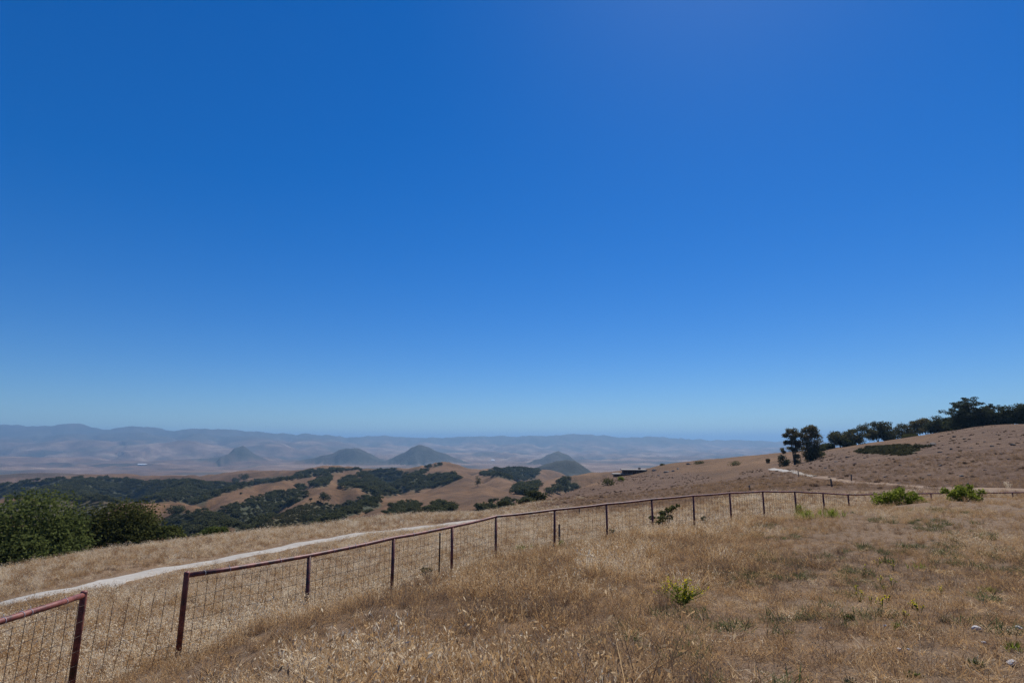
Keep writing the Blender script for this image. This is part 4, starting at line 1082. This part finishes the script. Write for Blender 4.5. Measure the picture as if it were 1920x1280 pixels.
# ------------------------------------------------------------------ distant woods: many oaks read as one mass each
def oak_variant(i):
    C, Rr = lobes(12, .46, .46, .38, .18, .30, 400 + i, -.35, .4); C[:, 2] += .48
    me = leaf_mesh('woodland_oak', C, Rr, 420, .15, None, .85, 500 + i, fill=.5); me.materials.append(M['far_oak']); return me
OV = [oak_variant(i) for i in range(6)]
cellA = np.zeros_like(GX); dr = np.gradient(RR); dth = np.gradient(TH)
cellA = (GR * dr[:, None] * dth[None, :])
for wi, (lab, d0, d1, polys) in enumerate(WOODS):
    m = WOODCELL[wi]; a = np.where(m, cellA, 0).ravel(); tot = a.sum()
    if tot < 1: continue
    near_w = np.average(GR.ravel(), weights=a) < 750
    per = 16. if near_w else 32.
    n = int(min(max(tot / per, 60), 9000))
    ci = RNG.choice(a.size, n, p=a / tot)
    x = GX.ravel()[ci] + RNG.normal(size=n) * 2; y = GY.ravel()[ci] + RNG.normal(size=n) * 3.5; z = height(x, y)
    s = RNG.uniform(.5, 1.5, n) * (4.3 if near_w else 7.2)
    scl = np.stack([s, s, s * RNG.uniform(.5, .75, n)], 1); rot = np.stack([np.zeros(n), np.zeros(n), RNG.uniform(0, 6.28, n)], 1)
    scatter('oak_woodland', np.stack([x, y, z - .3], 1), rot, scl, RNG.integers(0, 6, n), RNG.random(n), OV, lab, 'woodland')

# ------------------------------------------------------------------ low brush on the slopes
M['scrub'] = leafy('sage_scrub_leaves', (.04, .042, .018), (.10, .09, .042), .25)
M['dead_scrub'] = leafy('dry_scrub_twigs', (.085, .056, .038), (.165, .112, .078), .45)
def scrub_variant(i, mat):
    C, Rr = lobes(7, .4, .4, .22, .16, .26, 700 + i, -.2, .3); C[:, 2] += .16
    me = leaf_mesh('scrub', C, Rr, 170, .17, None, .7, 720 + i, fill=.4); me.materials.append(M[mat]); return me
SV = [scrub_variant(i, 'scrub') for i in range(4)] + [scrub_variant(i + 4, 'dead_scrub') for i in range(4)]
def brush(mask, per, size, ids, label, clump, maxn=9000):
    w_ = np.where(mask, cellA, 0) * sstep(clump, clump + .12, fbm(GX / (size * 9), GY / (size * 9), 141, 4)); a = w_.ravel(); tot = a.sum()
    n = int(min(tot / per, maxn)); ci = RNG.choice(a.size, n, p=a / tot)
    x = GX.ravel()[ci] + RNG.normal(size=n); y = GY.ravel()[ci] + RNG.normal(size=n); z = height(x, y)
    s = size * RNG.uniform(.5, 1.5, n); scl = np.stack([s, s, s * RNG.uniform(.5, 1, n)], 1); rot = np.stack([np.zeros(n), np.zeros(n), RNG.uniform(0, 6.28, n)], 1)
    scatter('scrub', np.stack([x, y, z - .05], 1), rot, scl, RNG.choice(ids, n), RNG.random(n), SV, label, 'scrub')
brush((COV[..., 1] > .4) & (GR < 2000) & (GR > 260), 9, 3.2, [0, 1, 2, 3], 'olive sage scrub covering the lower slopes between the oak woods', .2)
brush((COV[..., 1] > .4) & (GR < 260), 1.6, 1.7, [0, 1, 2, 3], 'green brush patch spread over the upper right hand slope', .1)
brush((COV[..., 2] > .4) & (GR < 420), 6.5, .6, [4, 5, 6, 7], 'low dry brown scrub dotting the rocky slopes', .46)

# ------------------------------------------------------------------ dry grass
def grass_mat():
    t = NT('dry_grass_blades')
    g = t.n('ShaderNodeNewGeometry'); ti = t.attr('tint', 'INSTANCER').outputs['Fac']; s = t.attr('t').outputs['Fac']
    f = t.math('ADD', ti, t.math('MULTIPLY', t.math('SUBTRACT', g.outputs['Random Per Island'], .5), .42))
    f = t.math('ADD', f, t.math('MULTIPLY', s, .10), True)
    col = t.ramp(f, [(.0, (.17, .13, .10)), (.24, (.27, .16, .085)), (.46, (.46, .285, .125)), (.70, (.56, .41, .24)), (.95, (.74, .64, .47))])
    d = t.n('ShaderNodeBsdfDiffuse'); tr = t.n('ShaderNodeBsdfTranslucent'); mx = t.n('ShaderNodeMixShader')
    t.l(col, d.inputs[0]); t.l(col, tr.inputs[0]); mx.inputs[0].default_value = .48
    t.l(d.outputs[0], mx.inputs[1]); t.l(tr.outputs[0], mx.inputs[2]); t.l(mx.outputs[0], t.out.inputs[0])
    return t.m
M['grass'] = grass_mat()

def tuft(n, spread, h0, h1, width, lean, bend, seed, heads=0.0, hs=.02, flat=False):
    g = np.random.default_rng(seed)
    a = g.uniform(0, 6.283, n); rad = spread * np.sqrt(g.random(n)); rx, ry = rad * np.cos(a), rad * np.sin(a)
    h = g.uniform(h0, h1, n); az = g.uniform(0, 6.283, n); ln = lean * g.uniform(.2, 1.3, n); bd = bend * g.uniform(0, 1.4, n)
    dx, dy = np.cos(az), np.sin(az); wz = az + 1.57 + g.normal(size=n) * .8; wx, wy = np.cos(wz), np.sin(wz)
    S = np.array([0, .4, .75, 1.0]); W = np.array([1, .85, .55, .14]) * width * .5
    V = []; T = []
    for s, w in zip(S, W):
        off = (ln * s + bd * s * s) * h; z = h * (s - .35 * bd * s * s - .2 * ln * s)
        if flat: z = .02 + .05 * g.random(n) * (1 + s); 
        c = np.stack([rx + dx * off, ry + dy * off, z], 1); u = np.stack([wx, wy, np.zeros(n)], 1) * (w * g.uniform(.7, 1.3, n))[:, None]
        V += [c - u, c + u]; T += [np.full(n, s)] * 2
    V = np.stack(V, 1); T = np.stack(T, 1); b = np.arange(n)[:, None] * 8
    q = np.concatenate([b + np.array([[0, 1, 3, 2]]), b + np.array([[2, 3, 5, 4]]), b + np.array([[4, 5, 7, 6]])], 1).reshape(-1)
    V = V.reshape(-1, 3); T = T.reshape(-1); sizes = np.full(len(q) // 4, 4)
    nh = int(n * heads)
    if nh:
        k = 6; ii = np.repeat(g.choice(n, nh, replace=False), k); m = len(ii)
        s = g.uniform(.72, 1.02, m); off = (ln[ii] * s + bd[ii] * s * s) * h[ii]; z = h[ii] * (s - .35 * bd[ii] * s * s - .2 * ln[ii] * s)
        c = np.stack([rx[ii] + dx[ii] * off, ry[ii] + dy[ii] * off, z], 1) + g.normal(size=(m, 3)) * np.array([.016, .016, .008])
        d = g.normal(size=(m, 3)) * .6 + np.array([0, 0, -1.0]); d /= np.linalg.norm(d, axis=1)[:, None]; e = np.cross(d, g.normal(size=(m, 3))); e /= np.linalg.norm(e, axis=1)[:, None]
        ls = hs * g.uniform(.7, 1.3, m)[:, None]
        HV = np.stack([c, c + d * ls * .4 + e * ls * .16, c + d * ls, c + d * ls * .4 - e * ls * .16], 1).reshape(-1, 3)
        q = np.concatenate([q, len(V) + np.arange(4 * m)]); sizes = np.concatenate([sizes, np.full(m, 4)])
        V = np.concatenate([V, HV]); T = np.concatenate([T, np.full(4 * m, 2.2)])
    me = mesh_np('grass_tuft', V, q, sizes)
    at = me.attributes.new('t', 'FLOAT', 'POINT'); at.data.foreach_set('value', T.astype(np.float32)); me.materials.append(M['grass'])
    return me

V_NEAR = [tuft(34, .12, .10, .30, .006, .35, .5, 1, .15, .026), tuft(30, .10, .14, .38, .0055, .3, .5, 2, .4, .028), tuft(26, .09, .18, .46, .005, .25, .6, 3, .7, .032),
          tuft(22, .08, .22, .50, .005, .3, .7, 4, .8, .034), tuft(46, .15, .05, .16, .0065, .7, .5, 5), tuft(38, .16, .08, .22, .006, .9, .6, 6, .15, .022),
          tuft(30, .2, .10, .26, .009, 1.4, .2, 7, 0, 0, True), tuft(26, .2, .08, .3, .008, 1.3, .3, 8, 0, 0, True)]
def polar_pts(r0, r1, dens, seed, th=.86):
    g = np.random.default_rng(seed); n = int(th * (r1 * r1 - r0 * r0) * dens)
    r = np.sqrt(g.uniform(r0 * r0, r1 * r1, n)); a = g.uniform(-th, th, n)
    return r * np.sin(a), r * np.cos(a)

fl = np.array([[p[0], p[1]] for p in (ltops[::-1] + tops)])
fl = np.vstack([[fl[0] + (fl[0] - fl[1]) * 3], fl, [fl[-1] + (fl[-1] - fl[-2]) * 40]])
def side_of_fence(x, y):
    """signed distance to the fence line, positive on the camera's side"""
    best = np.full(len(x), 1e9); sg = np.ones(len(x))
    for i in range(len(fl) - 1):
        v = fl[i + 1] - fl[i]; t_ = np.clip(((x - fl[i, 0]) * v[0] + (y - fl[i, 1]) * v[1]) / (v @ v), 0, 1)
        ex, ey = x - fl[i, 0] - t_ * v[0], y - fl[i, 1] - t_ * v[1]; d_ = np.hypot(ex, ey); m = d_ < best
        best = np.where(m, d_, best); sg = np.where(m, np.where(v[0] * ey - v[1] * ex < 0, 1, -1), sg)
    return best * sg
RC = spline(rp, 160); _pl = np.r_[0, np.cumsum(np.linalg.norm(np.diff(np.asarray(rp), axis=0), axis=1))]; RH = np.interp(np.linspace(0, _pl[-1], 160), _pl, RW) * .5
def road_dist(x, y):
    b = np.full(len(x), 1e9)
    for c, hw_ in zip(RC, RH): b = np.minimum(b, np.hypot(x - c[0], y - c[1]) - hw_)
    return b

TC = spline(tr, 120)
def track_dist(x, y):
    b = np.full(len(x), 1e9)
    for c in TC: b = np.minimum(b, np.hypot(x - c[0], y - c[1]))
    return b

def grass_field(r0, r1, dens, seed, size, label, th=.86):
    x, y = polar_pts(r0, r1, dens, seed, th)
    sd = side_of_fence(x, y); rd = road_dist(x, y)
    k = (rd > RNG.random(len(x)) * .25 + .08) & (track_dist(x, y) > 1.3 + RNG.random(len(x)) * .6)
    x, y, sd, rd_ = x[k], y[k], sd[k], rd[k]; r = np.hypot(x, y); n = len(x); th_ = np.arctan2(x, y)
    p1 = fbm(x / 2.6, y / 2.6, 101, 4); p2 = fbm(x / 9., y / 9., 111, 3); p3 = fbm(x / .8, y / .8, 121, 3)
    inside = sd > 0
    # trampled, shorter and greyer towards the lower right; taller oats in the middle and along the fence
    bare = sstep(.18, .52, th_ + (p1 - .5) * .5) * (1 - sstep(12, 17, r)) + sstep(.53, .62, fbm(x / 1.7, y / 1.7, 131, 3)) * .6 + .75 * np.exp(-((x + 3.3) ** 2 / 2.5 + (y - 7.2) ** 2 / 2.))
    bare = np.clip(np.where(inside, bare, bare * .2), 0, 1)
    thin = (1 - sstep(.36, .50, p1)) * .25 * inside * (r > 3)
    tall = np.clip(.35 + (p2 - .5) * 1.8 + (p1 - .5) * 1.6 - bare * .8, 0, 1) + np.where(np.abs(sd) < .8, .25, 0)
    u = RNG.random(n)
    idx = np.where(u < bare * .75, RNG.choice([4, 5, 6, 7], n, p=[.3, .3, .25, .15]), np.where(u < .45 + .5 * tall, np.where(RNG.random(n) < tall * .75, RNG.integers(2, 4, n), RNG.integers(0, 2, n)), RNG.choice([0, 1, 4, 5], n)))
    tint = .46 + (p1 - .5) * 1.0 + (p3 - .5) * .55 + (p2 - .5) * .5 + RNG.normal(size=n) * .09
    tint = np.where(inside, tint + .06 * sstep(0, -.3, th_) - .20 * bare, np.where(RNG.random(n) < .5, .10 + .25 * p1, .62 + .3 * p1))
    tint = np.where(np.isin(idx, [6, 7]), RNG.uniform(.0, .45, n) + .25 * (RNG.random(n) < .25), tint)
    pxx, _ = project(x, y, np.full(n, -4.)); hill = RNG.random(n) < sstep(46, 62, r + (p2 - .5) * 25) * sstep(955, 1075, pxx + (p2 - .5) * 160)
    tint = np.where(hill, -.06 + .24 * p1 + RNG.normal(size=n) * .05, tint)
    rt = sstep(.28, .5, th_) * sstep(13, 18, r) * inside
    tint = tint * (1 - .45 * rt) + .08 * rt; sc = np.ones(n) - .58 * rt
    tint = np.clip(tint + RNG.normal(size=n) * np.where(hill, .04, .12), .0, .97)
    sc = sc * np.where(rd_ < .9, .55, 1.0)
    sc = sc * size * RNG.uniform(.6, 1.4, n) * np.where(inside, 1, .72) * (1 - .35 * bare)
    kk_ = (~hill | (RNG.random(n) < .34)) & (RNG.random(n) > thin); x, y, sc, idx, tint, inside = x[kk_], y[kk_], sc[kk_], idx[kk_], tint[kk_], inside[kk_]; n = len(x)
    z = height(x, y)
    rot = np.stack([RNG.normal(size=n) * .12, RNG.normal(size=n) * .12, RNG.uniform(0, 6.283, n)], 1)
    wd = np.where(inside, 1.0, 1.25)
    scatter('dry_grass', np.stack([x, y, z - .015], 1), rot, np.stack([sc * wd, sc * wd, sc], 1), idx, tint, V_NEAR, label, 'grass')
grass_field(1.2, 11, 40, 1, 1.0, 'dry golden oat grass covering the knoll in the foreground', 1.25)
grass_field(11, 24, 42, 2, 1.1, 'dry grass along the fence and on the middle of the pasture', 1.05)
grass_field(24, 60, 11, 3, 1.35, 'pale straw grass of the pasture around the gravel road', 1.0)
grass_field(60, 150, 2.4, 4, 2.0, 'sparse dry grass on the far pasture and the hill foot')

# low green weeds growing through the dry grass towards the right
t = NT('green_weed_leaves'); g_ = t.n('ShaderNodeNewGeometry')
c_ = t.ramp(g_.outputs['Random Per Island'], [(.1, (.055, .075, .03)), (.6, (.10, .125, .05)), (.95, (.19, .19, .09))])
d_ = t.n('ShaderNodeBsdfDiffuse'); tr_ = t.n('ShaderNodeBsdfTranslucent'); mx_ = t.n('ShaderNodeMixShader'); mx_.inputs[0].default_value = .4
t.l(c_, d_.inputs[0]); t.l(c_, tr_.inputs[0]); t.l(d_.outputs[0], mx_.inputs[1]); t.l(tr_.outputs[0], mx_.inputs[2]); t.l(mx_.outputs[0], t.out.inputs[0]); M['weed'] = t.m
WV = []
for i in range(3):
    me = tuft(34, .12, .05, .15, .010, .9, .5, 900 + i); me.materials.clear(); me.materials.append(M['weed']); WV.append(me)
x, y = polar_pts(3, 24, 14, 77); th_ = np.arctan2(x, y)
pr = .6 * sstep(-.1, .45, th_) * sstep(.53, .64, fbm(x / 1.9, y / 1.9, 151, 3)); k = (RNG.random(len(x)) < pr) & (side_of_fence(x, y) > .4); x, y = x[k], y[k]; n = len(x)
scatter('green_weeds', np.stack([x, y, height(x, y) - .01], 1), np.stack([np.zeros(n), np.zeros(n), RNG.uniform(0, 6.28, n)], 1), np.repeat(RNG.uniform(.6, 1.4, n)[:, None], 3, 1), RNG.integers(0, 3, n), RNG.random(n), WV, 'low green weeds growing in patches through the dry grass at right', 'weeds')
# ------------------------------------------------------------------ light, sky, air
SUN_AZ, SUN_EL = R(25.0), R(51.5)
S = Vector((math.sin(SUN_AZ) * math.cos(SUN_EL), math.cos(SUN_AZ) * math.cos(SUN_EL), math.sin(SUN_EL)))
sd = bpy.data.lights.new('sun', 'SUN'); sd.energy = 4.0; sd.angle = R(.53); sd.color = (1, .95, .87)
so = bpy.data.objects.new('sun', sd); COL.objects.link(so); so.rotation_euler = S.to_track_quat('Z', 'Y').to_euler(); so.location = (0, 0, 60)

world = bpy.data.worlds.new('World'); scene.world = world; world.use_nodes = True
wt = world.node_tree; wt.nodes.clear()
sky = wt.nodes.new('ShaderNodeTexSky'); sky.sky_type = 'NISHITA'; sky.sun_disc = False
sky.sun_elevation = SUN_EL; sky.sun_rotation = SUN_AZ
sky.altitude = 1100; sky.air_density = 1.0; sky.dust_density = .25; sky.ozone_density = 3.0
hs = wt.nodes.new('ShaderNodeHueSaturation'); hs.inputs['Saturation'].default_value = 1.36; hs.inputs['Hue'].default_value = .517
bg = wt.nodes.new('ShaderNodeBackground'); bg.inputs[1].default_value = .100
wo = wt.nodes.new('ShaderNodeOutputWorld')
gm = wt.nodes.new('ShaderNodeGamma'); gm.inputs['Gamma'].default_value = .76
wt.links.new(sky.outputs[0], gm.inputs['Color']); ml = wt.nodes.new('ShaderNodeMix'); ml.data_type = 'RGBA'; ml.blend_type = 'MULTIPLY'; ml.inputs[0].default_value = 1; ml.inputs[7].default_value = (.64, .84, 1, 1)
wt.links.new(gm.outputs[0], ml.inputs[6]); wt.links.new(ml.outputs[2], hs.inputs['Color']); wt.links.new(hs.outputs[0], bg.inputs[0]); wt.links.new(bg.outputs[0], wo.inputs[0])

zlo = float(GZ.min()) - 5; zhi = float(max(GZ[:, FRONT[0]].max(), GZ.max(), 40)) + 15
hm = bpy.data.materials.new('valley_haze'); hm.use_nodes = True
ht = hm.node_tree; ht.nodes.clear()
pv = ht.nodes.new('ShaderNodeVolumePrincipled'); pv.inputs['Density'].default_value = 7.0e-5; pv.inputs['Color'].default_value = (.30, .54, .83, 1)
pv.inputs['Anisotropy'].default_value = .2; pv.inputs['Density Attribute'].default_value = ''
hout = ht.nodes.new('ShaderNodeOutputMaterial'); ht.links.new(pv.outputs[0], hout.inputs['Volume'])
hm.cycles.homogeneous_volume = True; hm.cycles.volume_sampling = 'EQUIANGULAR'
ho = MB().box((0, 0, (zlo + zhi) / 2), (160000, 160000, zhi - zlo)).build('haze', hm)
tag(ho, 'thin blue summer haze filling the air over the valley', 'haze', kind='stuff')

vs = scene.view_settings
vs.view_transform = 'Standard'; vs.look = 'None'; vs.gamma = 1; vs.exposure = 0.58; vs.use_curve_mapping = False
scene.render.engine = 'CYCLES'
cy = scene.cycles
cy.max_bounces = 5; cy.diffuse_bounces = 3; cy.glossy_bounces = 2; cy.transmission_bounces = 3; cy.volume_bounces = 0; cy.transparent_max_bounces = 8
cy.use_adaptive_sampling = False; cy.use_denoising = True; cy.denoiser = 'OPENIMAGEDENOISE'; cy.denoising_input_passes = 'RGB_ALBEDO_NORMAL'; cy.denoising_prefilter = 'NONE'
